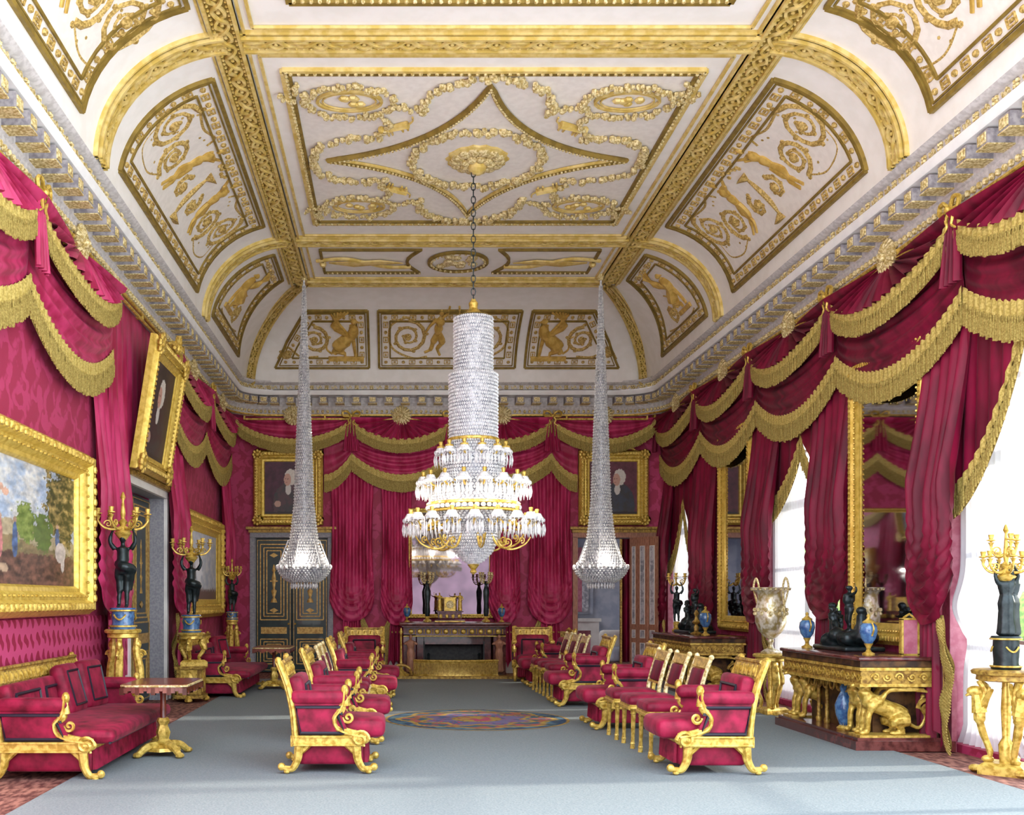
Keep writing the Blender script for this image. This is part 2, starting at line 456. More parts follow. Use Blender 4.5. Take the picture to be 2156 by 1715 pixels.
for sx, sy in ((1, 1), (1, -1), (-1, 1), (-1, -1)):
    cx, cy = XM + sx * 1.55, YM + sy * 1.55
    ov = [(cx + .50 * cos(a / 20 * 2 * PI), cy + .36 * sin(a / 20 * 2 * PI), 0) for a in range(21)]
    garland(ov, .045)
    for k_, rr in ((.36, .022), (.30, .012)):
        gl.tube([flat_map(cx + k_ * cos(a / 20 * 2 * PI), cy + k_ * .62 * sin(a / 20 * 2 * PI), .03) for a in range(20)], rr, 4, closed=True)
    for k in range(7): gl.ball(flat_map(cx + random.uniform(-.2, .2), cy + random.uniform(-.09, .09), .03), (.06, .05, .03), 6, 4)
    garland([(cx + sx * .45, cy + sy * .15, 0), (cx + sx * .6, cy + sy * .25, 0), (cx + sx * .55, cy + sy * .45, 0)], .04)
    garland([(cx + sx * .5, cy + sy * .05, 0), (cx + sx * .68, cy + sy * .05, 0), (cx + sx * .75, cy + sy * .2, 0)], .035)
    garland([(cx - sx * .45, cy - sy * .1, 0), (cx - sx * .62, cy - sy * .12, 0), (XM + sx * .75, YM + sy * 1.35, 0)], .04)
    garland([(cx - sx * .35, cy - sy * .3, 0), (cx - sx * .45, cy - sy * .55, 0), (XM + sx * 1.25, YM + sy * .75, 0)], .04)
    # little lion by the star's side
    g2 = MB(); g2.tube([(-.16, 0, 0), (0, .02, 0), (.13, .03, 0)], [.05, .045, .04], 6); g2.ball((.18, .06, 0), .045)
    for q in (-.13, -.06, .09, .14): g2.tube([(q, 0, 0), (q + .05, -.12, 0)], [.022, .015], 5)
    g2.tube(smooth_pts([(-.17, 0, 0), (-.25, .04, 0), (-.3, .12, 0)]), .012, 5)
    M = Matrix.Translation((XM + sx * 1.02, YM + sy * .92, .04)) @ Matrix.Rotation(-.6 * sx * sy, 4, 'Z') @ Matrix.Scale(sx, 4, (1, 0, 0)) @ Matrix.Scale(sy, 4, (0, 1, 0))
    gl.join(g2.xf(M).map(flat_map))
for s_ in (-1, 1):
    garland([(XM - .72, YM + s_ * 1.25, 0), (XM - .66, YM + s_ * 1.7, 0), (XM - .35, YM + s_ * 2.0, 0), (XM, YM + s_ * 2.1, 0), (XM + .35, YM + s_ * 2.0, 0), (XM + .66, YM + s_ * 1.7, 0), (XM + .72, YM + s_ * 1.25, 0)], .055)
    garland([(XM + s_ * 1.15, YM - .62, 0), (XM + s_ * 1.6, YM - .62, 0), (XM + s_ * 1.98, YM - .4, 0), (XM + s_ * 2.08, YM, 0), (XM + s_ * 1.98, YM + .4, 0), (XM + s_ * 1.6, YM + .62, 0), (XM + s_ * 1.15, YM + .62, 0)], .055)
# centre rose
for ring, nn, r_, hh in ((.27, 14, .09, .05), (.16, 9, .07, .09)):
    for k in range(nn):
        a = 2 * PI * k / nn; bd.ball(flat_map(XM + ring * cos(a), YM + ring * sin(a), hh), (r_, r_, .045), 8, 5)
gl.lathe([(.12, 0), (.11, -.08), (.05, -.13), (.01, -.14)], flat_map(XM, YM, .08), 14)
gl.lathe([(.39, 0), (.38, -.03), (.33, -.05), (.1, -.06)], flat_map(XM, YM, 0), 32, flute=.05, nf=14)
# second flat bay strip (16.2 .. 18.27)
def line(mb, f, pts, r=.02, h=.02, step=.15):
    out = []
    for a, b in zip(pts, pts[1:]): out += seg((a[0], a[1], h), (b[0], b[1], h), step)[:-1]
    out.append(V((pts[-1][0], pts[-1][1], h)))
    mb.join(MB().tube(out, r, 4).map(f))
for (a, b, nb) in ((FX0 + .2, XM - .62, 1), (FX1 - .2, XM + .62, -1)):
    y0, y1 = 16.62, 17.78
    arc = [(b - nb * .22 * sin(PI * k / 8) , lerp(y0, y1, k / 8)) for k in range(9)]
    o = [(a + nb * .2, y0)] + arc + [(a + nb * .2, y1), (a + nb * .2, y0)]
    line(dk, flat_map, o, r=.03)
    for p in seg((a + nb * .25, y1 - .05, .05), (b, y1 - .05, .05), .08): bd.ball(flat_map(*p), .02, 5, 3)
    xm = (a + b) / 2
    fg = MB(); fg.tube([(-.6, 0, 0), (-.2, .06, 0), (.25, -.03, 0), (.62, .02, 0)], [.03, .12, .10, .02], 8, sq=.3); fg.ball((-.7, .06, 0), .06)
    fg.tube(smooth_pts([(-.8, -.1, 0), (-.3, -.2, 0), (.3, .18, 0), (.75, .2, 0)]), .03, 5)
    gl.join(fg.xf(Matrix.Translation((xm, 17.2, .04)) @ Matrix.Scale(nb, 4, (1, 0, 0))).map(flat_map))
oval = [flat_map(XM + .48 * cos(a / 28 * 2 * PI), 17.2 + .5 * sin(a / 28 * 2 * PI), .03) for a in range(28)]
dk.tube(oval, .03, 5, closed=True)
for p in oval: bd.ball((XM + (p[0] - XM) * .92, 17.2 + (p[1] - 17.2) * .92, p[2] - .02), .025, 5, 3)
for k in range(14): bd.ball(flat_map(XM + random.uniform(-.28, .28), 17.2 + random.uniform(-.25, .25), .02), (.09, .07, .04), 6, 4)
rect_mould(gl, flat_map, FX0 + .2, 16.42, FX1 - .2, FYB - .2, r=.02, step=9)
# near flat bay: end of its panel just shows at the top edge
rect_mould(dk, flat_map, FX0 + .6, 6.2, FX1 - .55, 9.72, r=.04, step=9)
for p in seg((FX0 + .65, 9.67, .05), (FX1 - .6, 9.67, .05), .08): bd.ball(flat_map(*p), .022, 5, 3)
trim(dk, BRAIDD); trim(gl, BRAID); trim(bd, PALEG)
# inner field tone of the central panels
fl = MB(); fl.box((XM, 13.215, ZC - .004), (4.4, 4.4, .006)); trim(fl, PANEL, False)

# --- relief panels of the coves
def offset_poly(P, d):
    n = len(P); out = []
    area = sum(P[i][0] * P[(i + 1) % n][1] - P[(i + 1) % n][0] * P[i][1] for i in range(n))
    sg = 1 if area > 0 else -1
    for i in range(n):
        a = V(P[i - 1]); b = V(P[i]); c = V(P[(i + 1) % n])
        e1 = (b - a).normalized(); e2 = (c - b).normalized()
        n1 = V((-e1.y, e1.x)) * sg; n2 = V((-e2.y, e2.x)) * sg
        k = (n1 + n2); k = k / max(.3, (1 + n1.dot(n2)))
        out.append((b.x + k.x * d, b.y + k.y * d))
    return out
def relief_panel(f, poly, fill):
    """poly in (u metres, v metres along the curve); f takes metres"""
    ln = MB(); mo = MB(); fi = MB(); fl = MB()
    C = V((sum(p[0] for p in poly) / len(poly), sum(p[1] for p in poly) / len(poly)))
    # plaster field
    n = len(poly)
    for i in range(n):
        a = poly[i]; b = poly[(i + 1) % n]
        fl.grid(lambda u, v: f(*(C + (V(a).lerp(V(b), u) - C) * v), .012), 12, 8)
    inn = offset_poly(poly, .22)
    for P, r in ((poly, .032), (offset_poly(poly, .055), .014), (inn, .02)):
        for i in range(n):
            a = P[i]; b = P[(i + 1) % n]
            ln.join(MB().tube(seg((*a, .02), (*b, .02), .14), r, 4).map(f))
    mid = offset_poly(poly, .135)
    for i in range(n):
        a = V(mid[i]); b = V(mid[(i + 1) % n]); L = (b - a).length; k = max(2, round(L / .17)); e = (b - a).normalized()
        for j in range(k):
            p = a.lerp(b, j / k); M = Matrix.Translation((p.x, p.y, .015)) @ Matrix.Rotation(math.atan2(e.y, e.x), 4, 'Z')
            q = MB()
            if j % 2 == 0: q.ball((0, 0, .01), (.036, .036, .03), 8, 4)
            else:
                for (x, y, w, h) in ((0, .042, .12, .014), (0, -.042, .12, .014), (-.055, 0, .014, .09), (.055, 0, .014, .09)): q.box((x, y, 0), (w, h, .03))
                q.box((0, 0, 0), (.05, .03, .03))
            mo.join(q.xf(M).map(f))
    q = fill()
    for (b_, tgt) in ((q[0], mo), (q[1], fi)): tgt.join(b_.map(f))
    trim(fl, PANEL); trim(ln, BRAIDD); trim(mo, RELF)
    if fi.v: trim(fi, FIGG)
def man(pose=0):
    m = MB()
    m.tube(smooth_pts([(-.02, 0, 0), (.0, .22, 0), (.03, .38, 0), (.02, .5, 0)], 4), [.05, .07, .085, .10, .07, .09, .11, .1, .06, .035], 8)
    m.ball((.05, .62, 0), (.06, .075, .05), 8, 6)
    if pose == 0:
        m.tube([(.06, .48, 0), (.22, .5, 0), (.34, .6, 0)], [.04, .032, .025], 6); m.tube([(-.05, .48, 0), (.1, .38, .03), (.25, .48, .03)], [.04, .03, .022], 6)
        m.tube(smooth_pts([(0, .1, 0), (-.1, -.1, 0), (-.02, -.3, 0), (-.12, -.5, 0)], 4), [.08, .05, .035], 7)
        m.tube(smooth_pts([(.02, .1, .02), (.0, -.15, 0), (-.12, -.32, 0), (-.25, -.5, 0)], 4), [.07, .05, .03], 7)
    else:
        m.tube([(.06, .48, 0), (.2, .62, 0), (.22, .78, 0)], [.04, .03, .024], 6); m.tube([(-.05, .46, 0), (-.2, .3, .03), (-.28, .15, .03)], [.04, .03, .022], 6)
        m.tube(smooth_pts([(0, .1, 0), (.1, -.12, 0), (0, -.28, 0), (.06, -.45, 0)], 4), [.08, .05, .03], 7)
        m.tube(smooth_pts([(0, .1, 0), (-.1, -.1, 0), (-.16, -.3, 0), (-.3, -.38, 0)], 4), [.08, .05, .03], 7)
    return m
def griff():
    m = MB()
    m.tube(smooth_pts([(.22, -.28, 0), (.12, -.12, 0), (-.05, .02, 0), (-.16, .16, 0), (-.14, .3, 0)], 4), [.06, .13, .12, .09, .1, .09, .06], 8)
    m.ball((-.17, .36, 0), (.065, .055, .05), 8, 5); m.tube([(-.2, .36, 0), (-.28, .32, 0)], [.03, .008], 5)
    m.tube([(-.13, .1, 0), (-.16, -.15, 0), (-.18, -.36, 0)], [.05, .035, .03], 6)
    m.tube([(.2, -.2, 0), (.02, -.3, 0), (.02, -.36, 0)], [.08, .035, .03], 6)
    for k in range(6):
        a = 1.1 + k * .13; m.tube(smooth_pts([(-.04, .1, .02), (.08 + .03 * k, .3, .03), (cos(a) * .5 + .0, .1 + sin(a) * .48, .02)], 3), [.04, .02], 5)
    m.tube(smooth_pts([(.26, -.3, 0), (.36, -.2, 0), (.34, -.02, 0), (.42, .05, 0)], 4), [.02, .012], 5)
    return m
def scrolls(m, cu, cv, r, s=1, turns=1.6, a0=PI * .9):
    m.tube(spiral(cu, cv, r, turns, a0, s), [.044, .02], 6)
    for k in range(9):
        t = k / 9; a = a0 + s * 2 * PI * turns * t; rr = r * lerp(1, .12, t) * 1.13
        m.ball((cu + rr * cos(a), cv + rr * sin(a), 0), (.052, .04, .03), 6, 4)
    m.ball((cu, cv, 0), .075, 8, 4)
def big_fill():
    m = MB(); g = MB(); vm = 1.02
    for s in (-1, 1):
        scrolls(m, s * 1.62, vm + .12, .34, -s, 2.2, PI / 2); scrolls(m, s * 1.05, vm - .05, .27, s, 2., -PI / 2)
        m.tube(smooth_pts([(s * 1.05, vm - .32, 0), (s * 1.4, vm - .45, 0), (s * 1.8, vm - .35, 0), (s * 1.85, vm - .1, 0)]), .02, 5)
        m.tube(smooth_pts([(s * 1.62, vm + .46, 0), (s * 1.2, vm + .42, 0), (s * .9, vm + .5, 0), (s * .8, vm + .38, 0)]), .024, 5)
        for k in range(10):
            m.ball((s * (.85 + k * .1), vm + .42 * sin(k * 1.1), 0), (.04, .03, .02), 5, 3)
        scrolls(m, s * .3, vm - .12, .17, -s, 1.2, PI / 2)
        b = man(0).xf(Matrix.Translation((s * .62, vm + .02, .02)) @ Matrix.Scale(-s, 4, (1, 0, 0)) @ Matrix.Rotation(-.1, 4, 'Z') @ Matrix.Scale(.8, 4) @ Matrix.Scale(.6, 4, (0, 0, 1)))
        g.join(b)
    m.tube([(0, vm - .5, 0), (0, vm - .38, 0), (0, vm - .2, 0), (0, vm + .2, 0), (0, vm + .3, 0)], [.12, .03, .05, .03, .12], 8)
    for k in range(12): m.ball((random.uniform(-.18, .18), vm + .38 + random.random() * .14, .01), .035, 5, 3)
    return m, g
def moved(fn, du, flip=1):
    def h():
        a, b = fn(); M = Matrix.Translation((du, 0, 0)) @ Matrix.Scale(flip, 4, (1, 0, 0)); return a.xf(M), b.xf(M)
    return h
def mmap(mp, L=AL): return lambda u, v, h: mp(u, v / L, h)
for mp in (LMAP, RMAP):
    mm = mmap(mp)
    relief_panel(mm, [(11.1, .22), (15.45, .22), (15.45, 1.72), (11.1, 1.72)], moved(big_fill, 13.27))
    relief_panel(mm, [(6.1, .22), (9.75, .22), (9.75, 1.72), (6.1, 1.72)], moved(big_fill, 7.93))
    def small():
        m = MB(); g = MB(); scrolls(m, 18.15, .72, .2, 1, 1.5)
        m.tube(smooth_pts([(17.2, .5, 0), (17.6, .42, 0), (18.3, .45, 0), (18.7, .5, 0)]), .025, 5)
        g.join(griff().xf(Matrix.Translation((17.55, 1.0, .02)) @ Matrix.Scale(.95, 4))); g.box((17.55, .6, .02), (.6, .08, .05)); return m, g
    relief_panel(mm, [(16.75, .22), (19.55, .22), (18.05, 1.72), (16.75, 1.72)], small)
# back cove
BL = 3.1
bm = lambda u, v, h: back_map(u, .12 + v / 2.05 * .88, h)     # stretched as the long cove is
def cen():
    m = MB(); g = MB()
    for s in (-1, 1):
        scrolls(m, XM + s * .78, .72, .36, s, 2., PI * .5); m.tube(smooth_pts([(XM + s * .4, .3, 0), (XM + s * .7, .27, 0), (XM + s * 1.1, .5, 0), (XM + s * 1.12, .95, 0), (XM + s * .8, 1.15, 0)]), .03, 5)
    g.join(man(1).xf(Matrix.Translation((XM - .2, .72, .02)) @ Matrix.Scale(.85, 4)))
    g.join(man(1).xf(Matrix.Translation((XM + .35, .72, .02)) @ Matrix.Scale(-.85, 4, (1, 0, 0)) @ Matrix.Scale(.85, 4, (0, 1, 0))))
    return m, g
relief_panel(bm, [(-.3, .05), (2.4, .05), (2.4, 1.28), (-.3, 1.28)], cen)
for s in (-1, 1):
    def lun():
        m = MB(); g = MB(); c = XM + s * 2.45
        scrolls(m, c + s * .15, .66, .28, s, 2., PI * .5)
        m.tube(smooth_pts([(c + s * .9, .25, 0), (c + s * .7, .5, 0), (c + s * .45, .3, 0), (c + s * .1, .3, 0)]), .03, 5); scrolls(m, c + s * .72, .36, .1, -s, 1.2)
        g.join(griff().xf(Matrix.Translation((c - s * .45, .68, .02)) @ Matrix.Scale(s, 4, (1, 0, 0)) @ Matrix.Scale(1.05, 4))); g.box((c - s * .45, .26, .02), (.7, .1, .05))
        return m, g
    relief_panel(bm, [(XM + s * 1.55, .05), (XM + s * 3.42, .05), (XM + s * 3.15, .62), (XM + s * 2.72, 1.28), (XM + s * 1.55, 1.28)], lun)

# ------------------------------------------------------------------ cornice
RC = 1.0; Y0C = 6.0
SL = [YB - RC - Y0C, PI / 2 * RC, (XR - XL) - 2 * RC, PI / 2 * RC, YB - RC - Y0C]
def cpath(s, p):
    """point of the cornice line and its inward normal"""
    if s < SL[0]: return (XL + p, Y0C + s), (1, 0)
    s -= SL[0]
    if s < SL[1]:
        a = PI - s / RC; n = (-cos(a), -sin(a)); return (XL + RC + (RC - p) * cos(a), YB - RC + (RC - p) * sin(a)), n
    s -= SL[1]
    if s < SL[2]: return (XL + RC + s, YB - p), (0, -1)
    s -= SL[2]
    if s < SL[3]:
        a = PI / 2 - s / RC; return (XR - RC + (RC - p) * cos(a), YB - RC + (RC - p) * sin(a)), (-cos(a), -sin(a))
    s -= SL[3]
    return (XR - p, YB - RC - s), (-1, 0)
TOT = sum(SL)
def stations(step=.14):
    out = [0.]; edges = [sum(SL[:i + 1]) for i in range(5)]
    out = []
    a = 0
    for i, L in enumerate(SL):
        n = 1 if i % 2 == 0 else 10
        out += [a + L * k / n for k in range(n)]; a += L
    out.append(TOT - 1e-6); return out
def sweep(prof):
    m = MB(); st = stations(); vs = []; n = len(prof)
    for s in st:
        for (p, z) in prof:
            (x, y), _ = cpath(s, p); vs.append((x, y, z))
    fs = [(i * n + k, i * n + k + 1, (i + 1) * n + k + 1, (i + 1) * n + k) for i in range(len(st) - 1) for k in range(n - 1)]
    return m.add(vs, fs)
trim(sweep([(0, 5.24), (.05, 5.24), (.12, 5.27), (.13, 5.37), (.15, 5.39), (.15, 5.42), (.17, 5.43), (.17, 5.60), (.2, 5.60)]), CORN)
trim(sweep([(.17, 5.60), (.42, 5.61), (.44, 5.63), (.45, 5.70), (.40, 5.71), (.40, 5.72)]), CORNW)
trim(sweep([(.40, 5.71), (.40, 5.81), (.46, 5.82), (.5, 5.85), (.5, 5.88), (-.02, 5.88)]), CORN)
c = MB(); c2 = MB()
def put(s, p, z, q, tgt):
    (x, y), n = cpath(s, p); tgt.join(q, Matrix.Translation((x, y, z)) @ Matrix.Rotation(math.atan2(n[1], n[0]), 4, 'Z'))
blk = MB().box((0, 0, 0), (.24, .17, .13)); gd = MB().box((.125, 0, 0), (.012, .12, .09)); gd.box((.0, 0, -.07), (.25, .18, .012))
for p_ in (0,): gd.box((.13, 0, .0), (.014, .05, .05))
k = int(TOT / .33)
for i in range(k): put((i + .5) * TOT / k, .29, 5.52, blk, c); put((i + .5) * TOT / k, .29, 5.52, gd, c2)
trim(c, DENT, False); trim(c2, PALEG, False)
c = MB(); bb = MB().ball((0, 0, 0), (.03, .034, .036), 6, 4)
k = int(TOT / .1)
for i in range(k): put((i + .5) * TOT / k, .145, 5.325, bb, c)
trim(c, PALEG)
c = MB(); fw = MB()
for a in range(4): fw.ball((0, .028 * cos(a * PI / 2 + .78), .028 * sin(a * PI / 2 + .78)), .024, 5, 3)
lf = MB().tube(smooth_pts([(0, -.05, .02), (0, -.02, -.03), (0, .02, .03), (0, .05, -.02)], 3), .014, 4)
k = int(TOT / .15)
for i in range(k): put((i + .5) * TOT / k, .41, 5.762, fw if i % 2 else lf, c)
trim(c, PALEG)
c = sweep([(.115, 5.235), (.15, 5.245), (.155, 5.265), (.12, 5.275)]); trim(c, GOLD)
# soffit filling the square corners above the rounded cornice
c = MB()
for sx, x0 in ((1, XL), (-1, XR)):
    P = [(x0, YB, 5.30), (x0, YB - RC, 5.30)] + [(x0 + sx * (RC - RC * cos(a * PI / 16)), YB - RC + RC * sin(a * PI / 16), 5.30) for a in range(1, 9)]
    c.prism(P, (0, 0, .3))
trim(c, CORN)

# ------------------------------------------------------------------ floor, walls
mb = MB(); mb.box((1.05, 16.6, -.05), (12, 20.0, .1)); struct('floor', mb, FLOORM)
mb = MB(); mb.box((1.05, -.2, -.05), (12, 13.6, .1)); struct('floor_bounce', mb, BFLOOR)  # unseen white floor added to bounce light up to the ceiling
cp = thing('carpet', 'huge plain grey carpet with a round flowered medallion in the middle of the floor', 'carpet', (0, 0, 0))
q = MB(); q.prism([(-2.68, 6.8, 0), (4.9, 6.8, 0), (4.9, 19.6, 0), (-2.68, 19.6, 0)], (0, 0, .02)); part(cp, 'carpet_field', q, CARPET, False)
# medallion
MC = (1.02, 12.95); MR = 1.14
def col_mesh(name, fn, nu, nv, pos, mat):
    me = bpy.data.meshes.new(name); m = MB().grid(pos, nu, nv); me.from_pydata(m.v, [], m.f)
    at = me.color_attributes.new('Col', 'FLOAT_COLOR', 'POINT'); buf = []
    for j in range(nv + 1):
        for i in range(nu + 1):
            c = fn(i / nu, j / nv); buf += [c[0], c[1], c[2], 1.]
    at.data.foreach_set('color', buf); me.materials.append(mat); me.polygons.foreach_set('use_smooth', [True] * len(me.polygons)); return me
def medcol(u, v):
    a = u * 2 * PI; r = v; nz = noise.noise((cos(a) * r * 9, sin(a) * r * 9, 1.3)); n2 = noise.noise((cos(a) * r * 22, sin(a) * r * 22, 7))
    b = .5 * cos(8 * a)
    gold = (.40, .26, .05); navy = (.02, .055, .12); teal = (.07, .15, .20); lil = (.16, .13, .25); rose = (.40, .06, .12); grn = (.10, .14, .02)
    for e, w in ((.985, .02), (.80 + .05 * cos(8 * a), .032), (.56 + .07 * cos(8 * a + PI), .034), (.24, .03)):
        if abs(r - e) < w: return gold if n2 > -.25 else (.2, .09, .02)
    if r > .95: return navy
    if r > .80 + .05 * cos(8 * a): return teal if nz > .15 else (navy if n2 < .3 else grn)
    if r > .56 + .07 * cos(8 * a + PI): return (.04, .1, .14) if nz < .0 else (rose if n2 > .1 else (.3, .12, .03))
    if r > .24: return lil if nz > -.1 else (rose if n2 > .1 else (.06, .10, .2))
    return rose if nz > 0 else gold
part(cp, 'medallion', col_mesh('medallion', medcol, 160, 46, lambda u, v: (MC[0] + MR * v * cos(u * 2 * PI), MC[1] + MR * v * sin(u * 2 * PI), .0225 + .002 * (1 - v)), DYED), None)

def wall_y(mb, x0, x1, y0, y1, z0, z1): mb.box(((x0 + x1) / 2, (y0 + y1) / 2, (z0 + z1) / 2), (abs(x1 - x0), y1 - y0, z1 - z0)); return mb
HW = 5.7
m = MB()
wall_y(m, XL - .4, XL, 4, 13.5, 0, HW); wall_y(m, XL - .4, XL, 15.65, YB, 0, HW); wall_y(m, XL - .4, XL, 13.5, 15.65, 3.02, HW)
struct('wall_left', m, DAMASK)
m = MB()
wall_y(m, XL, -2.86, YB, YB + .4, 0, HW); wall_y(m, -1.34, 3.74, YB, YB + .4, 0, HW); wall_y(m, 5.32, XR + .4, YB, YB + .4, 0, HW)
wall_y(m, -2.86, -1.34, YB, YB + .4, 2.8, HW); wall_y(m, 3.74, 5.32, YB, YB + .4, 2.8, HW)
struct('wall_back', m, DAMASK)
WIN = [(7.5, 10.45), (13.0, 15.6), (19.0, 21.2)]
m = MB(); y = 7.5
for a, b in WIN:
    wall_y(m, XR, XR + .45, y, a, 0, HW); wall_y(m, XR, XR + .45, a, b, 4.3, HW); wall_y(m, XR, XR + .45, a, b, 0, .08); y = b
wall_y(m, XR, XR + .45, y, YB, 0, HW)
struct('wall_right', m, DAMASK)
m = MB(); wall_y(m, XL, XR, -6.2, -6, 0, 4.4); struct('wall_front', m, pmat('plum_wall', (.10, .06, .08), (.17, .10, .13), scale=1))
m = MB(); m.box((XL - .5, 14.6, 1.8), (.1, 2.6, 3.6)); m.box((-2.1, YB + .5, 1.6), (2.0, .1, 3.2)); struct('light_block_doors', m, BLACKM)  # added unseen to stop outside light leaking through the door gaps
# dado, skirting
m = MB(); m.box((XL + .015, 9.0, .93), (.03, 9, .78)); m.box((XL + .02, 9.0, .05), (.04, 9, .1)); struct('trim_60', m, DADO)
for nm, y0, y1 in (('baseboard_left', 4, 13.3), ('baseboard_left_far', 15.85, YB)):
    m = MB(); m.box((XL + .03, (y0 + y1) / 2, .11), (.06, y1 - y0, .22)); m.box((XL + .035, (y0 + y1) / 2, .235), (.07, y1 - y0, .03)); struct(nm, m, WHITEP)
m = MB()
for x0, x1 in ((-1.15, .2), (2.1, 3.6)):
    m.box(((x0 + x1) / 2, YB - .03, .72), (x1 - x0, .08, .22)); m.box(((x0 + x1) / 2, YB - .05, .84), (x1 - x0, .12, .03)); m.box(((x0 + x1) / 2, YB - .05, .6), (x1 - x0, .1, .02))
struct('trim_61', m, GOLD2)
m = MB()
for x0, x1 in ((-1.15, .2), (2.1, 3.6)): m.box(((x0 + x1) / 2, YB - .02, .3), (x1 - x0, .04, .6))
struct('baseboard_back', m, WHITEP)
m = MB()
for a, b in ((10.3, 13.1), (15.7, 18.8)): m.box((XR - .03, (a + b) / 2, .4), (.05, b - a, .8))
struct('baseboard_right', m, PINKP)

# windows of the right wall
for i, (a, b) in enumerate(WIN):
    o = link('window_%d' % (i + 1), None); o['kind'] = 'structure'
    X = XR + .28; m = MB()
    for y in (a + .05, (a + b) / 2, b - .05): m.box((X, y, 2.2), (.09, .1, 4.2))
    for z in (.2, 2.9, 4.25): m.box((X, (a + b) / 2, z), (.08, b - a, .09))
    for z in (1.1, 2.0, 3.6): m.box((X, (a + b) / 2, z), (.05, b - a, .035))
    part(o, 'window_frame', m, BROWNW, False)
    m = MB().box((X, (a + b) / 2, 2.2), (.01, b - a - .1, 4.1)); part(o, 'pane', m, GLASS, False)
    m = MB()
    for y in (a + .008, b - .008): m.box((XR + .22, y, 2.2), (.44, .016, 4.2))
    m.box((XR + .22, (a + b) / 2, 4.29), (.44, b - a, .02)); part(o, 'reveal', m, PINKP, False)
# outside
m = MB().box((22, 8, -.3), (32, 90, .1)); m.box((1, -22, -.3), (12, 30, .1)); o = struct('bounce_terrace', m, BOUNCE)  # ground whitened and extended out of view to bounce light onto the ceiling
random.seed(3)
hd = thing('garden_hedge', 'bright green trees of the garden seen through the gap in the second window', 'trees', (24, 30, -.25))
m = MB()
for k in range(60): m.ball((random.uniform(-4, 4), random.uniform(-26, 26), random.uniform(.8, 3.6)), (random.uniform(1.2, 2.2),) * 3, 9, 6)
part(hd, 'foliage', m, GREENL); m = MB()
for k in range(9): m.tube([(0, -24 + 6 * k, 0), (0, -24 + 6 * k, 2)], .2, 6)
part(hd, 'trunk', m, BROWNW)

# doors
def door_leaf(w, h, th, field, ln_m, parent, orn=True, glassy=False):
    m = MB().box((0, 0, h / 2), (w, th, h)); lf = part(parent, 'door_leaf', m, field, False)
    g = MB(); o_ = MB()
    def rect(x0, z0, x1, z1, r=.011, tgt=None):
        t = tgt or g
        for s in (-1,):
            y = -th / 2 - .003
            for (cx, cz, dx, dz) in (((x0 + x1) / 2, z0, x1 - x0, r * 2), ((x0 + x1) / 2, z1, x1 - x0, r * 2), (x0, (z0 + z1) / 2, r * 2, z1 - z0), (x1, (z0 + z1) / 2, r * 2, z1 - z0)):
                t.box((cx, y, cz), (dx, .012, dz))
    W = w / 2
    P = (h * .39, h * .955); P2 = (h * .06, h * .245); P3 = (h * .285, h * .335)
    rect(-W + .03, .04, W - .03, h - .04, .006)
    for k, d in enumerate((0, .07, .13) if orn else (0, .03)):
        if W - .09 - d > .05:
            rect(-W + .09 + d, P[0] + d, W - .09 - d, P[1] - d); rect(-W + .09 + d, P2[0] + d * .8, W - .09 - d, P2[1] - d * .8)
    o_.box((0, -th / 2 - .004, (P3[0] + P3[1]) / 2), (w - .2, .012, P3[1] - P3[0]))
    if orn:
        zc = (P[0] + P[1]) / 2
        u = MB(); u.lathe([(.07, 0), (.05, .06), (.02, .1), (.05, .2), (.06, .24), (.02, .28), (.03, .34), (.045, .5), (.02, .62), (.04, .66), (.01, .78)], (0, 0, 0), 10)
        u.box((0, 0, .44), (.16, .05, .03))
        o_.join(u, Matrix.Translation((0, -th / 2, zc - .42)) @ Matrix.Scale(.25, 4, (0, 1, 0)))
        for z in (zc - .58, zc + .55): o_.prism([(-.09, -th / 2, z), (0, -th / 2, z - .05), (.09, -th / 2, z), (0, -th / 2, z + .05)], (0, -.012, 0))
        o_.ball((0, -th / 2, (P2[0] + P2[1]) / 2), (.1, .015, .08), 10, 6)
    part(lf, 'inlay_line', g, ln_m, False); part(lf, 'gilt_ornament', o_, ln_m)
    k = MB().ball((W - .06, -th / 2 - .03, h * .36), .022, 8, 6); k.tube([(W - .06, -th / 2, h * .36), (W - .06, -th / 2 - .03, h * .36)], .01); part(lf, 'door_knob', k, GOLD)
    return lf
def doorcase(name, loc, rz, w, h, case_m, dep=.22):
    o = link(name, None); o.location = loc; o.rotation_euler = (0, 0, rz); o['kind'] = 'structure'
    m = MB()
    for s in (-1, 1): m.box((s * (w / 2 + .05), -.02, h / 2), (.1, .06, h + .0))
    m.box((0, -.02, h + .04), (w + .2, .06, .1)); part(o, 'architrave', m, case_m, False)
    m = MB(); m.box((0, -.05, h + .12), (w + .24, .1, .06)); m.box((0, -.07, h + .18), (w + .34, .16, .05))
    for k in range(int(w / .07)): m.box((-w / 2 + k * .07 + .03, -.10, h + .125), (.035, .05, .04))
    part(o, 'overdoor_moulding', m, GOLD2, False)
    m = MB()
    for s in (-1, 1): m.box((s * (w / 2 - .006), dep / 2, h / 2), (.012, dep, h))
    m.box((0, dep / 2, h - .006), (w, dep, .012)); part(o, 'reveal', m, GREYP, False)
    return o
d1 = doorcase('door_1', (XL, 14.575, 0), PI / 2, 2.15, 3.02, WHITEP)
for s in (-1, 1):
    lf = door_leaf(1.04, 2.96, .06, DGREEN, INLAY, d1); lf.location = (s * .53, .24, .02)
    if s > 0: lf.scale = (-1, 1, 1)
d2 = doorcase('door_2', (-2.1, YB, 0), 0, 1.5, 2.78, GREYP)
for s in (-1, 1):
    lf = door_leaf(.73, 2.74, .06, DGREEN, INLAY, d2); lf.location = (s * .372, .1, .02)
    if s > 0: lf.scale = (-1, 1, 1)
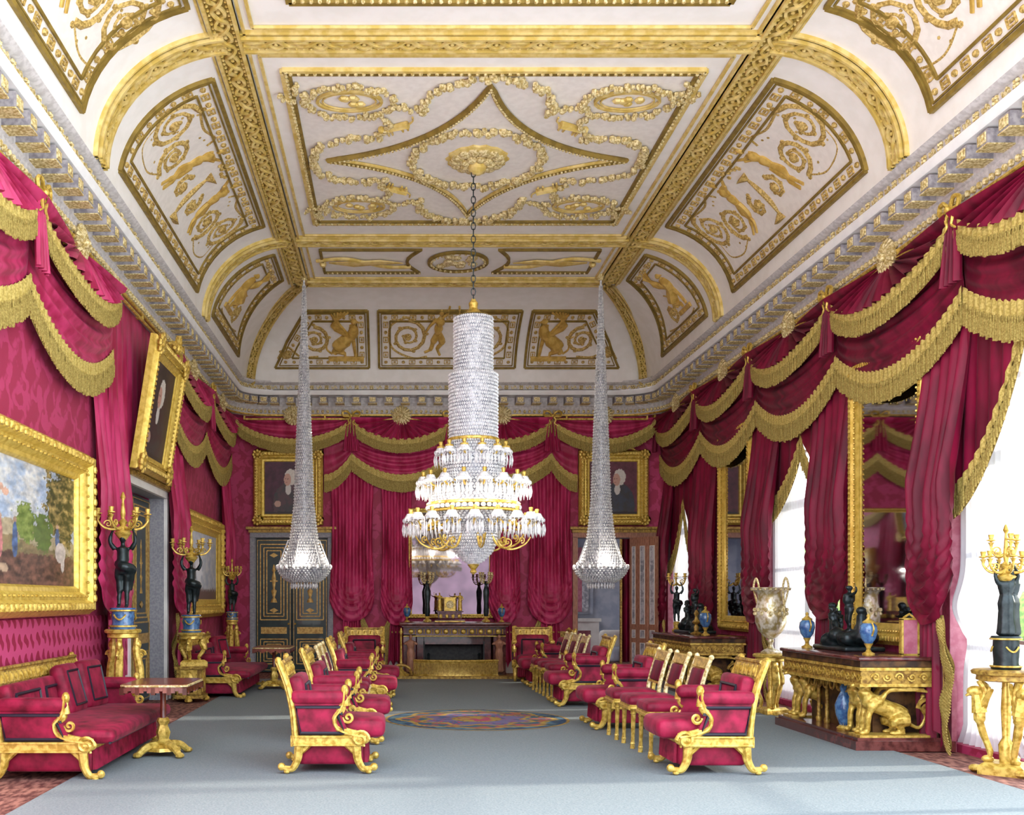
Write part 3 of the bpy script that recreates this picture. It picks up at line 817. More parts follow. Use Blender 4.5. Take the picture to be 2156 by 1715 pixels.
d3 = doorcase('door_3', (4.53, YB, 0), 0, 1.56, 2.78, ROSEP, .4)
def mirror_leaf(parent):
    w, h, th = .52, 2.74, .05
    lf = part(parent, 'door_leaf', MB().box((0, 0, h / 2), (w, th, h)), ROSEP, False)
    g = MB(); p = MB()
    for (x, ww) in ((-.13, .075), (.13, .11)):
        for (z0, z1) in ((1.0, 2.55), (.72, .86), (.1, .6)):
            for s in (-1, 1):
                p.box((x, s * (th / 2 + .003), (z0 + z1) / 2), (ww, .006, z1 - z0))
                for dx in (-ww / 2 - .008, ww / 2 + .008): g.box((x + dx, s * (th / 2 + .005), (z0 + z1) / 2), (.014, .012, z1 - z0 + .03))
                for z in (z0 - .008, z1 + .008): g.box((x, s * (th / 2 + .005), z), (ww + .03, .012, .014))
    part(lf, 'leaf_panel', p, CRYSD, False, 'dark silvered door panel'); part(lf, 'panel_beading', g, WHITEP, False)
    return lf
a = mirror_leaf(d3); a.location = (.58, -.42, .02); a.rotation_euler = (0, 0, R(-62))
b = mirror_leaf(d3); b.location = (.42, -.28, .02); b.rotation_euler = (0, 0, R(-62)) ; b.scale = (1, 1, 1)
# room beyond the right door
m = MB(); m.box((4.5, 26.2, 1.9), (5, .1, 3.8)); m.box((2.4, 24, 1.9), (.1, 4.6, 3.8)); m.box((6.9, 24, 1.9), (.1, 4.6, 3.8)); struct('wall_beyond', m, PALEW)
m = MB(); m.box((4.6, 23.9, 3.2), (4.6, 4.4, .1)); struct('ceiling_beyond', m, WHITEP)
m = MB(); m.box((4.5, 26.1, .3), (4.6, .06, .36)); m.box((4.5, 26.07, .5), (4.6, .08, .04)); struct('baseboard_beyond', m, GOLD)
lp = bpy.data.lights.new('fill_beyond', 'AREA'); lp.energy = 14; lp.size = 1.5; lo = link('fill_beyond', lp); lo.location = (3.2, 24.2, 3.05); lo.rotation_euler = (0, 0, 0)  # added area lamp under the ceiling, a fill for the room beyond
t = thing('doorway_curtain', 'dark crimson curtain hanging straight in the room beyond the right-hand doorway', 'curtain', (5.35, 23.6, 0))
part(t, 'curtain_cloth', MB().grid(lambda u, v: (lerp(-.22, .5, u), .05 * sin(u * 6 * 2 * PI), 3.1 - 3.0 * v), 48, 6), SILKD)
part(t, 'gilt_edge', MB().tube([(-.24, -.05, .05), (-.24, -.05, 3.1)], .03, 6), GOLD2)
t = thing('white_chimneypiece', 'pale marble mantelpiece in the room beyond the right-hand doorway', 'fireplace', (4.35, 25.9, 0))
m = MB(); m.box((0, 0, 1.0), (1.5, .35, .08)); m.box((-.6, 0, .5), (.2, .3, 1)); m.box((.6, 0, .5), (.2, .3, 1)); m.box((0, 0, .85), (1.3, .28, .22)); part(t, 'surround', m, WHITEP, False)
part(t, 'hearth_opening', MB().box((0, .05, .4), (1.0, .2, .75)), PINKP, False)
t = thing('pier_glass', 'tall mirror with two dark pilasters in the room beyond the right-hand doorway', 'mirror', (4.3, 26.05, 1.1))
part(t, 'mirror_panel', MB().box((0, 0, .9), (1.3, .05, 1.7)), PALEW, False)
m = MB()
for x in (-.35, .12, .45): m.box((x, -.05, .9), (.16, .06, 1.6))
part(t, 'pilaster', m, CRYSD, False); part(t, 'crimson_panel', MB().box((.28, -.04, .9), (.5, .03, 1.6)), PINKP, False)
t = thing('draped_sofa', 'small blue and white covered sofa in the room beyond the right-hand doorway', 'sofa', (5.15, 24.0, 0))
m = MB(); m.rbox((0, 0, .25), (.8, .6, .34), .1); part(t, 'seat', m, PALEW); m = MB(); m.rbox((0, .25, .55), (.8, .2, .5), .1); part(t, 'backrest', m, WHITEP)
m = MB()
for x in (-.35, .35):
    for y in (-.24, .24): m.box((x, y, .06), (.06, .06, .12))
part(t, 'leg', m, WHITEP, False)

# ------------------------------------------------------------------ gilt frames and pictures
def frame_mesh(w, h, fw, dep, rich=True):
    m = MB(); prof = [(0, 0), (0, dep * .55), (fw * .10, dep * .75), (fw * .18, dep), (fw * .42, dep * .97), (fw * .52, dep * .7), (fw * .62, dep * .72), (fw * .72, dep * .6), (fw * .80, dep * .42), (fw * .92, dep * .4), (fw, dep * .25), (fw, 0)]
    cs = [(-w / 2, 0, 1, 1), (w / 2, 0, -1, 1), (w / 2, h, -1, -1), (-w / 2, h, 1, -1)]
    vs = []
    for (x, z, sx, sz) in cs:
        for (q, d) in prof: vs.append((x + sx * q, -d, z + sz * q))
    n = len(prof)
    fs = [(i * n + k, i * n + k + 1, ((i + 1) % 4) * n + k + 1, ((i + 1) % 4) * n + k) for i in range(4) for k in range(n - 1)]
    m.add(vs, fs); o = MB()
    q = fw * .30; step = .11 if rich else .06
    def run(a, b, vert):
        L = abs(b - a); k = max(2, int(L / step)); return [a + (b - a) * (i + .5) / k for i in range(k)]
    for x in run(-w / 2 + fw * .4, w / 2 - fw * .4, 0):
        for z in (q, h - q): o.ball((x, -dep, z), (step * .42, dep * .14, fw * .14), 8, 4); o.ball((x + step / 2, -dep * .8, z + (fw * .36 if z < h / 2 else -fw * .36)), (.016, .016, .016), 5, 3)
    for z in run(fw * .4, h - fw * .4, 1):
        for x in (-w / 2 + q, w / 2 - q): o.ball((x, -dep, z), (fw * .14, dep * .14, step * .42), 8, 4); o.ball((x + (fw * .36 if x < 0 else -fw * .36), -dep * .8, z + step / 2), (.016, .016, .016), 5, 3)
    return m, o
def corner_orn(w, h, fw, dep, s, i):
    o = MB()
    for x in ((-w / 2 + fw * .4, w / 2 - fw * .4)[i % 2],):
        for z in ((fw * .4, h - fw * .4)[i // 2],):
            o.ball((x, -dep * 1.05, z), (fw * .3 * s, dep * .3, fw * .3 * s), 8, 5)
            for k in range(8):
                a = k * PI / 4; o.ball((x + cos(a) * fw * .42 * s, -dep, z + sin(a) * fw * .42 * s), (fw * .2 * s, dep * .25, fw * .2 * s), 6, 4)
            o.join(MB().tube(spiral(0, 0, fw * .6 * s, 1.3), .016, 5).map(lambda a_, b_, c_: (x + a_, -dep * 1.1, z + b_)))
    return o
def crest(w, h, dep, sc=1.):
    o = MB()
    for k in range(9):
        a = PI * k / 8; o.tube([(0, -dep, h), (cos(a) * .16 * sc, -dep - .02, h + sin(a) * .17 * sc)], [.03 * sc, .02 * sc], 5)
    o.ball((0, -dep - .02, h + .03), .06 * sc, 8, 5)
    for s in (-1, 1): o.tube(smooth_pts([(0, -dep, h + .02), (s * .2 * sc, -dep, h + .05), (s * .35 * sc, -dep, h + .0)]), [.035 * sc, .015], 5)
    return o
def N3(x, y, s=1.): return noise.fractal((x * 3.1, y * 3.1, s), .7, 2.1, 4) * .8
def blob(u, v, cu, cv, ru, rv): return ((u - cu) / ru) ** 2 + ((v - cv) / rv) ** 2
def landscape(u, v):      # v up, u along
    n = N3(u * 3, v * 3) * .6 + N3(u * 9, v * 9, 4) * .4; n2 = N3(u * 6, v * 6, 9)
    c = V((.42, .52, .68)).lerp(V((.80, .78, .74)), max(0, min(1, .5 + 1.6 * n + .5 * (v - .7))))
    hill = .58 - .18 * u + .03 * N3(u * 4, 1)
    if v < hill: c = V((.42, .32, .20)).lerp(V((.55, .47, .30)), .5 + n)
    if v < hill - .12 - .05 * n: c = V((.20, .17, .08)).lerp(V((.34, .24, .12)), .5 + 1.4 * n)
    if blob(u, v, .56, .5, .10 + .03 * n2, .16) < 1 + n2: c = V((.13, .22, .03)).lerp(V((.25, .32, .08)), .5 + n2)
    if blob(u, v, .88, .72, .17, .34) < 1 + 1.3 * n + .5 * n2: c = V((.06, .07, .02)).lerp(V((.36, .26, .09)), max(0, .35 + 1.6 * n2 + n))
    if blob(u, v, .70, .45, .08, .16) < 1 + n2: c = V((.11, .18, .04))
    if v < .27 + .06 * n: c = V((.07, .035, .03)).lerp(V((.22, .10, .07)), .5 + n2)
    for (cu, cv, h_, col) in ((.30, .36, .13, (.58, .30, .26)), (.36, .36, .15, (.62, .22, .22)), (.47, .36, .14, (.07, .13, .28)), (.20, .40, .12, (.50, .33, .22)), (.24, .38, .12, (.62, .46, .35)), (.12, .38, .12, (.55, .2, .16)), (.83, .42, .09, (.08, .14, .28))):
        if blob(u, v, cu, cv, .020 + .02 * max(0, cv - v) * 2, h_) < 1: c = V(col) * (1 + .5 * n2)
        if blob(u, v, cu, cv + h_ + .012, .014, .022) < 1: c = V((.5, .32, .22))
    if blob(u, v, .86, .30, .05, .09) < 1 or blob(u, v, .88, .21, .018, .08) < 1: c = V((.70, .60, .54))
    for (cu, cv) in ((.30, .16), (.38, .14), (.24, .14)):
        if blob(u, v, cu, cv, .05, .035) < 1 + n2: c = V((.52, .36, .24))
    for (cu, cv) in ((.30, .72), (.36, .74), (.40, .71)):
        if blob(u, v, cu, cv, .025, .03) < 1: c = V((.72, .42, .30))
    k = .62 + .4 * (.5 + n2)
    return [max(0, min(1, x * k)) for x in c]
def marine(u, v):
    n = N3(u * 4, v * 3, 2); n2 = N3(u * 14, v * 10, 3)
    c = V((.40, .47, .60)).lerp(V((.62, .65, .72)), max(0, min(1, .5 + 1.4 * n)))
    if blob(u, v, .45, .52, .10 + .05 * n2, .28) < 1 + n: c = V((.72, .76, .86))
    if blob(u, v, .12, .42, .16, .3) < 1 + n2: c = V((.30, .22, .20))
    if v < .16 + .05 * n2: c = V((.16, .10, .10))
    return [max(0, min(1, x)) for x in c]
def portrait(face_u, bg, coat, face_dir=1, col2=(.05, .045, .05)):
    def f(u, v):
        n = N3(u * 3, v * 3, face_u * 9) ; n2 = N3(u * 12, v * 12, 5)
        c = V(bg) * (1 + .6 * n)
        fu = face_u
        if blob(u, v, fu, .18, .34, .42) < 1 + .15 * n: c = V(coat).lerp(V(col2), max(0, min(1, .5 + n * 1.5)))
        if blob(u, v, fu - .02 * face_dir, .47, .06, .10) < 1: c = V((.70, .66, .62))
        if blob(u, v, fu + .03 * face_dir, .70, .125, .155) < 1 + .2 * n2: c = V((.72, .68, .62)) * (1 + .2 * n2)
        if blob(u, v, fu - .035 * face_dir, .655, .075, .115) < 1: c = V((.62, .36, .28))
        if blob(u, v, fu - .075 * face_dir, .67, .012, .012) < 1 or blob(u, v, fu - .03 * face_dir, .67, .012, .012) < 1: c = V((.12, .06, .05))
        if blob(u, v, fu - .06 * face_dir, .60, .02, .008) < 1: c = V((.42, .12, .10))
        if blob(u, v, fu - .24 * face_dir, .2, .07, .06) < 1: c = V((.55, .34, .27))
        if v < .05 + .02 * n: c = V((.03, .02, .02))
        return [max(0, min(1, x)) for x in c]
    return f
def picture(label, loc, rz, w, h, fw, dep, fn, rich=True, fancy=0, tilt=0, res=110, mirror=False, name='framed_painting', cat='painting', group=None):
    T = thing(name, label, cat, loc, rz, group, rx=tilt)
    m, o = frame_mesh(w, h, fw, dep, rich)
    fr = part(T, 'gilt_frame', m, GILTF); part(fr, 'frame_beading', o, GOLD)
    if fancy:
        for i in range(4): part(fr, 'corner_ornament', corner_orn(w, h, fw, dep, fancy, i), GOLD)
        part(fr, 'crest', crest(w, h, dep, 1.2), GOLD)
    iw, ih = w - 1.9 * fw, h - 1.9 * fw
    if mirror: part(T, 'mirror_glass', MB().box((0, -.02, h / 2), (iw, .01, ih)), MIRR, False)
    else: part(T, 'canvas', col_mesh('canvas', fn, res, int(res * ih / iw), lambda u, v: ((u - .5) * iw, -.035, h / 2 + (v - .5) * ih), OILP), None)
    return T
picture('very large gilt-framed landscape with figures and a white horse, on the left wall', (XL + .02, 9.45, 1.34), PI / 2, 3.84, 1.73, .30, .20, landscape, res=260)
picture('smaller gilt-framed grey-blue waterfall landscape on the left wall beyond the door', (XL + .02, 18.35, 1.19), PI / 2, 3.75, 1.80, .32, .16, marine, res=90)
picture('tilted gilt-framed portrait of a white-wigged sitter above the left wall door', (XL + .10, 14.1, 3.18), PI / 2, 1.75, 1.72, .24, .14, portrait(.5, (.05, .03, .03), (.05, .02, .03)), False, 1, tilt=R(9), res=90)
picture('gilt-framed portrait above the dark back wall doors, partly behind the left hanging lustre', (-2.16, YB - .06, 3.02), 0, 1.42, 1.52, .23, .14, portrait(.52, (.075, .018, .04), (.10, .05, .06)), False, .8, res=80)
picture('gilt-framed portrait of a white-wigged man in dark blue above the right-hand doorway', (4.47, YB - .06, 3.02), 0, 1.42, 1.52, .23, .14, portrait(.60, (.13, .03, .05), (.05, .06, .09)), False, .8, res=80)

# ------------------------------------------------------------------ draperies; local x along the wall, -y into the room
def zu(t): return ROD - .03 - .47 * max(0, sin(PI * t)) ** .62
def zl(t, drop=0): return 4.47 - drop - (.45 - drop * .3) * max(0, sin(PI * t)) ** .8
def pu(t): return .20 + .10 * sin(PI * t)
def fringe(w, zf, pf, length, name_seed=0, step=.034):
    band = MB(); st = MB(); n = max(12, int(w / .05)); bl = length * .34
    def f(u, v):
        sc = .018 * abs(sin(u * n * PI / 2)) * (1 - v)
        return (w * u, -(pf(u) + .012 + .01 * sin(u * n * PI)), zf(u) + .02 + sc - (bl + .02) * v)
    band.grid(f, n * 2, 3)
    def g(u, v): return (w * u, -(pf(u) - .004), zf(u) - .01 - (length - .02) * v)
    k = int(w / step)
    for i in range(k):
        u = (i + .5) / k; L = length * random.uniform(.93, 1.04); p = -(pf(u) + .012) + random.uniform(-.008, .008)
        x = w * u; z0 = zf(u) - bl + .01; z1 = zf(u) - L
        st.tube([(x, p, z0), (x, p, lerp(z0, z1, .25)), (x, p, lerp(z0, z1, .35)), (x, p, z1)], [.012, .006, .016, .011], 4)
    back = MB().grid(g, n, 2)
    return band, st, back
def rosette(T, x, z, p, r=.19, name='rosette'):
    m = MB(); n = 18
    for k in range(n):
        a = 2 * PI * k / n
        m.tube([(x + cos(a) * .04, -p - .05, z + sin(a) * .04), (x + cos(a) * r * .6, -p - .06, z + sin(a) * r * .6), (x + cos(a) * r, -p - .02, z + sin(a) * r)], [.012, .024, .03], 5)
    m.join(MB().lathe([(r * .9, 0), (r * .88, .03), (.3 * r, .05), (.05 * r, .08)], (0, 0, 0), 18), Matrix.Translation((x, -p, z)) @ Matrix.Rotation(PI / 2, 4, 'X'))
    m.ball((x, -p - .08, z), .05, 8, 6)
    return part(T, name, m, PALEG)
def bow(T, x, z, p):
    m = MB()
    for s in (-1, 1):
        m.tube(smooth_pts([(x, -p - .04, z), (x + s * .09, -p - .06, z + .09), (x + s * .17, -p - .05, z + .07), (x + s * .15, -p - .05, z - .01), (x, -p - .04, z)], 5), .022, 5)
        m.tube(smooth_pts([(x, -p - .04, z), (x + s * .06, -p - .05, z - .08), (x + s * .04, -p - .05, z - .15), (x + s * .11, -p - .05, z - .2)], 4), [.022, .01], 5)
    m.ball((x, -p - .06, z), .04, 8, 5)
    return part(T, 'bow', m, GOLD)
def valance(w, label, loc, rz, silk, group=None, fan=True, tail=True, drop=0., lower=True):
    T = thing('swag_valance', label, 'curtain valance', loc, rz, group)
    n = max(80, int(w * 48))
    if fan:
        np_ = 13
        def ff(u, v):
            t = u; E = V((w * t, 0, zu(t))); C = V((w / 2, 0, ROD - .02))
            q = C.lerp(E, v); pl = .5 + .5 * cos(u * np_ * 2 * PI)
            return (q.x, -(.10 + (pu(t) - .09) * v ** .7 + .15 * (pl - .5) * v ** .6), q.z)
        part(T, 'fan', MB().grid(ff, np_ * 8, 8), silk, ang=80)
        rosette(T, w / 2, ROD + .02, .14)
    else:
        def ff(u, v):
            z = lerp(ROD, zu(u), v); return (w * u, -(.08 + .14 * v + .03 * sin(v * 5 * PI + 2 * sin(PI * u))), z)
        part(T, 'draped_head', MB().grid(ff, 60, 24), silk, ang=80)
    b_, s_, k_ = fringe(w, zu, pu, .27)
    fr = part(T, 'upper_fringe', b_, FRINGB, ang=80); part(fr, 'fringe_backing', k_, FRING, ang=80); part(fr, 'tassels', s_, FRING)
    if lower:
        def sw(u, v):
            sg = sin(PI * u); z = lerp(zu(u) - .02 - .1 * (1 - sg), zl(u, drop), v)
            d = .08 + .10 * sin(PI * v * .9) * (.3 + .7 * sg) + .028 * sin(v * 4.2 * 2 * PI + 2.2 * sg) * sg ** .5 * (v > .02)
            return (w * u, -d, z)
        part(T, 'lower_swag', MB().grid(sw, 72, 40), silk, ang=80)
        b_, s_, k_ = fringe(w, lambda t: zl(t, drop), lambda t: .11 + .02 * sin(PI * t), .34)
        fr = part(T, 'lower_fringe', b_, FRINGB, ang=80); part(fr, 'fringe_backing', k_, FRING, ang=80); part(fr, 'tassels', s_, FRING)
    if tail:
        def tl(u, v):
            hw = lerp(.05, .17, v ** .6); return ((u - .5) * 2 * hw, -(.2 + .035 * sin(u * 4 * 2 * PI)) - .04 * v, lerp(ROD - .02, zl(0, drop) + .04, v))
        part(T, 'tail', MB().grid(tl, 48, 12), silk, ang=80)
        bow(T, 0, ROD + .0, .2)
    return T
def copy_val(T, loc, rz, label, **k): return clone(T, loc, rz, label, **k)
BAY = 2.85
SG = 'fringed swag valances along the side walls'
yl = [6.7, 9.55, 15.7, 18.55]
VL = valance(BAY, 'rose silk fan swag valance cut off by the left edge of the view', (XL, 6.7, 0), PI / 2, SILK, SG)
clone(VL, (XL, 9.55, 0), PI / 2, 'rose silk fringed swag valance over the end of the very large landscape painting')
clone(VL, (XL, 15.7, 0), PI / 2, 'rose silk fringed swag valance just beyond the left wall portrait')
clone(VL, (XL, 18.55, 0), PI / 2, 'rose silk fringed swag valance nearest the back left corner')
# plain head above the left door, behind the portrait
T = thing('door_drapery', 'dark rose silk hung flat between the swags behind the tilted portrait', 'drapery', (XL, 12.4, 0), PI / 2)
part(T, 'gathered_silk', MB().grid(lambda u, v: (3.3 * u, -(.06 + .03 * sin(u * 26 * PI) * v), lerp(5.2, 3.15, v)), 160, 6), SILK, ang=80)
VR = valance(BAY, 'shaded crimson swag valance with fan pleats over the nearest window at the far right', (XR, 9.98, 0), -PI / 2, SILKD, SG)
clone(VR, (XR, 12.85, 0), -PI / 2, 'shaded crimson swag valance above the nearer pier mirror and large commode')
clone(VR, (XR, 15.7, 0), -PI / 2, 'shaded crimson swag valance over the middle window above the urn')
clone(VR, (XR, 18.55, 0), -PI / 2, 'shaded crimson swag valance above the farther pier mirror and commode')
clone(VR, (XR, 21.4, 0), -PI / 2, 'shaded crimson swag valance nearest the back right corner')
VB = valance(2.04, 'rose silk fan swag valance on the back wall left of the great chandelier', (-.87, YB, 0), 0, SILK, 'fringed swag valances on the back wall')
clone(VB, (1.17, YB, 0), 0, 'rose silk fan swag valance on the back wall right of the great chandelier')
T = valance(2.35, 'plain rose silk swag with fringe above the dark double doors', (-3.22, YB, 0), 0, SILK, 'plain swags over the back doors', fan=False, tail=False, lower=False); rosette(T, 1.17, ROD + .02, .14)
T2 = valance(2.1, 'plain rose silk swag with fringe above the right-hand doorway', (3.21, YB, 0), 0, SILK, 'plain swags over the back doors', fan=False, tail=True, lower=False); rosette(T2, 1.05, ROD + .02, .14)
# lower swag behind the portrait sides
def halfswag(label, loc, w, right):
    T = thing('corner_swag', label, 'drapery', loc, 0)
    z = lambda t: zl(t * .5 if not right else .5 - t * .5)
    part(T, 'swag_cloth', MB().grid(lambda u, v: (w * u, -(.07 + .05 * sin(PI * v) + .02 * sin(v * 20)), lerp(5.0, z(u), v)), 24, 24), SILK, ang=80)
    b_, s_, k_ = fringe(w, z, lambda t: .10, .34); fr = part(T, 'fringe', b_, FRINGB, ang=80); part(fr, 'fringe_backing', k_, FRING, ang=80); part(fr, 'tassels', s_, FRING)
halfswag('short piece of rose fringed swag beside the left back wall portrait', (-1.43, YB, 0), .56, True)
halfswag('short piece of rose fringed swag beside the right back wall portrait', (3.21, YB, 0), .53, False)
# poles
for lab, pts in (('gilt double curtain pole along the left wall', [(XL + .13, 5, 0), (XL + .13, YB - .3, 0)]), ('gilt double curtain pole along the window wall', [(XR - .13, 7, 0), (XR - .13, YB - .3, 0)]), ('gilt double curtain pole across the back wall', [(XL + .4, YB - .13, 0), (XR - .4, YB - .13, 0)])):
    T = thing('curtain_pole', lab, 'curtain pole', (0, 0, 0))
    for z in (5.255, 5.175): part(T, 'rod', MB().tube([(p[0], p[1], z) for p in pts], .022, 8), GOLD)
    br = MB(); a, b = V(pts[0]), V(pts[1]); nn = int((b - a).length / 1.4)
    for k in range(nn + 1):
        p = a.lerp(b, k / nn); d = V((-1, 0, 0)) if pts[0][0] == pts[1][0] and p.x < 0 else (V((1, 0, 0)) if pts[0][0] == pts[1][0] else V((0, 1, 0)))
        br.tube([(p.x, p.y, 5.21), (p.x + d.x * .12, p.y + d.y * .12, 5.21)], .02, 6); br.box((p.x, p.y, 5.215), (.03, .03, .1))
    part(T, 'bracket', br, GOLD)

def curtain(label, loc, rz, w, silk, ztie=1.35, zbot=.06, ztop=4.2, tailw=.5, np_=6, fr=0, p0=.14, group=None, lean=0.):
    """bagged curtain: pleated length ending in a hanging loop, then a narrow tail"""
    T = thing('curtain', label, 'curtain', loc, rz, group)
    def f(u, v):
        x = (u - .5) * w * (1 - .10 * sin(PI * v)); e = (2 * u - 1); pz = lerp(.05, p0, min(1, v * 1.8) ** 1.4)
        zt = ztie + .55 * (1 - sqrt(max(0, 1 - e * e * .985)))
        z = lerp(ztop, zt, v)
        bag = math.exp(-((v - .88) / .13) ** 2)
        d = pz + lerp(.02, (.06 + .02 * sin(u * 9)), min(1, v * 2)) * sin(u * np_ * 2 * PI) * (1 - .75 * v ** 6) + .12 * bag * (1 - e * e)
        q = max(0, (v - .60) / .40)          # concentric scoops of the loop
        d = lerp(d, pz + .10 * bag * (1 - e * e) + .035 * sin((z - .55 * e * e) * 2 * PI * 6.5), min(1, q * 1.6) * (1 - .5 * abs(e)))
        return (x + lean * v, -d, z)
    part(T, 'curtain_drop', MB().grid(f, np_ * 12, 60), silk, ang=85)
    def g(u, v):
        hw = w * tailw * .5 * lerp(.72, 1.15, v) ; x = (u - .5) * 2 * hw + lean
        zb = zbot + .16 * abs(sin(u * 3 * PI)) * (v > .5)
        return (x, -(p0 - .02 + .04 * sin(u * 4 * 2 * PI) + .03 * v), lerp(ztie + .35, zb, v))
    tl = part(T, 'curtain_tail', MB().grid(g, 40, 20), silk, ang=85)
    if fr:
        for s in ((-1, 1) if fr == 2 else (fr,)):
            fm = MB()
            def h(u, v):
                hw = w * tailw * .5 * lerp(.72, 1.15, v); zz = lerp(ztie + .1, zbot - .01, v)
                ww = .07 + .13 * sin(PI * min(1, v * 1.1)) * (.88 + .12 * sin(v * 9))
                return (lean + s * (hw + ww * u), -(p0 - .03 + .025 * sin(v * 11) + .012 * sin(u * 3 + v * 22)), zz)
            fm.grid(h, 5, 50)
            for i in range(46):
                v = i / 46; x, y, z = h(.15, v); x2, y2, z2 = h(1.02, v)
                fm.tube([(x, y - .015, z), ((x + x2) / 2, y - .025, z - .03), (x2, y2 - .01, z - .09)], [.012, .014, .009], 4)
            part(tl, 'curtain_fringe', fm, FRING, ang=80)
    return T
curtain('rose silk curtain looped up between the large landscape and the left wall door', (XL, 12.45, 0), PI / 2, 1.45, SILK, ztie=1.22, np_=6)
curtain('rose silk curtain with fringed tail beyond the left wall door', (XL, 16.1, 0), PI / 2, 1.3, SILK, ztie=1.2, np_=5, fr=-1, p0=.18)
curtain('rose silk curtain in the back left corner behind the third candelabrum', (XL + .05, 20.75, 0), PI / 2, 1.1, SILK, ztie=1.15, np_=5)
curtain('rose silk curtain on the back wall next to the dark doors', (-.86, YB, 0), 0, .92, SILK, ztie=1.05, np_=6, fr=1, ztop=4.2)
curtain('rose silk curtain on the back wall left of the fireplace', (.05, YB, 0), 0, .66, SILK, ztie=.98, np_=5, fr=-1, ztop=4.2, zbot=.1)
curtain('rose silk curtain on the back wall right of the fireplace', (2.25, YB, 0), 0, .66, SILK, ztie=.98, np_=5, fr=-1, ztop=4.2, zbot=.1)
curtain('rose silk curtain on the back wall next to the right-hand doorway', (3.17, YB, 0), 0, .92, SILK, ztie=1.0, np_=6, fr=-1, ztop=4.2)
# window-wall curtains: local x runs towards the camera
curtain('tall shaded crimson curtain with fringed tail right of the nearer pier mirror', (XR, 10.38, 0), -PI / 2, .86, SILKD, ztie=1.25, np_=5, fr=1, p0=.24, lean=.0)
curtain('shaded crimson curtain left of the nearer pier mirror', (XR, 13.08, 0), -PI / 2, 1.2, SILKD, ztie=1.25, np_=6, p0=.16)
curtain('shaded crimson curtain on the far side of the urn', (XR, 15.42, 0), -PI / 2, 1.15, SILKD, ztie=1.15, np_=6, fr=1, p0=.22)
curtain('shaded crimson curtain behind the farther bronze group', (XR, 18.45, 0), -PI / 2, 1.4, SILKD, ztie=1.0, np_=6, p0=.14)
curtain('shaded crimson curtain in the back right corner', (XR, 20.85, 0), -PI / 2, .65, SILKD, ztie=1.0, np_=4, fr=1, p0=.22)
# inner window drapes: an inverted V with fringe, and white sheers behind
def window_drape(label, ya, yb, apex, zap, zlow, side=0):
    """cloth across a window bay from y=yb (far) to ya (near), apex at y=apex"""
    T = thing('window_drape', label, 'curtain', (XR, yb, 0), -PI / 2); w = yb - ya; ua = (yb - apex) / w
    def ze(u):
        d = abs(u - ua) / (ua if u < ua else (1 - ua)); return zap - (zap - zlow) * sin(min(1, d) * PI / 2) ** .75
    part(T, 'drape_cloth', MB().grid(lambda u, v: (w * u, -(.03 + .02 * sin(u * 14 * PI + v * 2)), lerp(4.7, ze(u), v)), 90, 20), SILKD, ang=80)
    b_, s_, k_ = fringe(w, ze, lambda t: .045, .30); fr = part(T, 'drape_fringe', b_, FRINGB, ang=80); part(fr, 'fringe_backing', k_, FRING, ang=80); part(fr, 'tassels', s_, FRING)
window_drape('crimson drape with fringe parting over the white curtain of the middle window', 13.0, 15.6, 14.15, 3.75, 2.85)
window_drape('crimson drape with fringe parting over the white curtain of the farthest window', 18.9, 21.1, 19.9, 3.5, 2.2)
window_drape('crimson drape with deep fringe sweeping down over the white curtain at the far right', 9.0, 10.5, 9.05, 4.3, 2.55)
def sheer_c(label, y0, y1, tie=1.25, group='white muslin window curtains', top=4.25):
    w = y1 - y0; T = thing('sheer_curtain', label, 'curtain', (XR + .12, y1, 0), -PI / 2, group)
    def f(u, v):
        z = lerp(top, .03, v); d = abs(z - tie); k = 1 - .40 * math.exp(-(d / .22) ** 2) - (.15 if z < tie else 0)
        if z < .25: k += (.25 - z) * 1.4
        bulge = .10 * math.exp(-((z - tie - .25) / .25) ** 2)
        return (w * (.5 + (u - .5) * k) - w * .22 * (1 - k), -(.035 * sin(u * 11 * 2 * PI) * (.6 + .4 * k) + bulge + (.12 * (.25 - z) if z < .25 else 0)), z)
    part(T, 'muslin', MB().grid(f, 132, 70), SHEER, ang=85)
    return T
sheer_c('white muslin curtain tied back at the far right beside the griffin candelabrum stand', 9.35, 10.42, tie=1.15)
sheer_c('white muslin curtain hanging in the middle window behind the silver-gilt urn', 14.5, 15.58, tie=-5)
sheer_c('narrow white muslin curtain behind the left blue vase on the commode', 13.6, 14.42, tie=-5, top=1.65)
sheer_c('white muslin curtain in the farthest window behind the small bronze lamp', 19.2, 21.15, tie=-5)

# pier mirrors between the windows
picture('tall gilt-framed pier mirror above the large griffin commode', (XR - .02, 11.65, 1.0), -PI / 2, 1.8, 3.3, .24, .10, None, False, mirror=True, name='pier_mirror', cat='mirror')
picture('tall gilt-framed pier mirror above the farther commode', (XR - .02, 16.8, 1.0), -PI / 2, 1.6, 3.3, .24, .10, None, False, mirror=True, name='pier_mirror', cat='mirror')
picture('gilt-framed chimney mirror above the fireplace, behind the great chandelier', (1.15, YB - .02, 1.12), 0, 1.75, 2.25, .09, .08, None, False, mirror=True, name='chimney_mirror', cat='mirror')

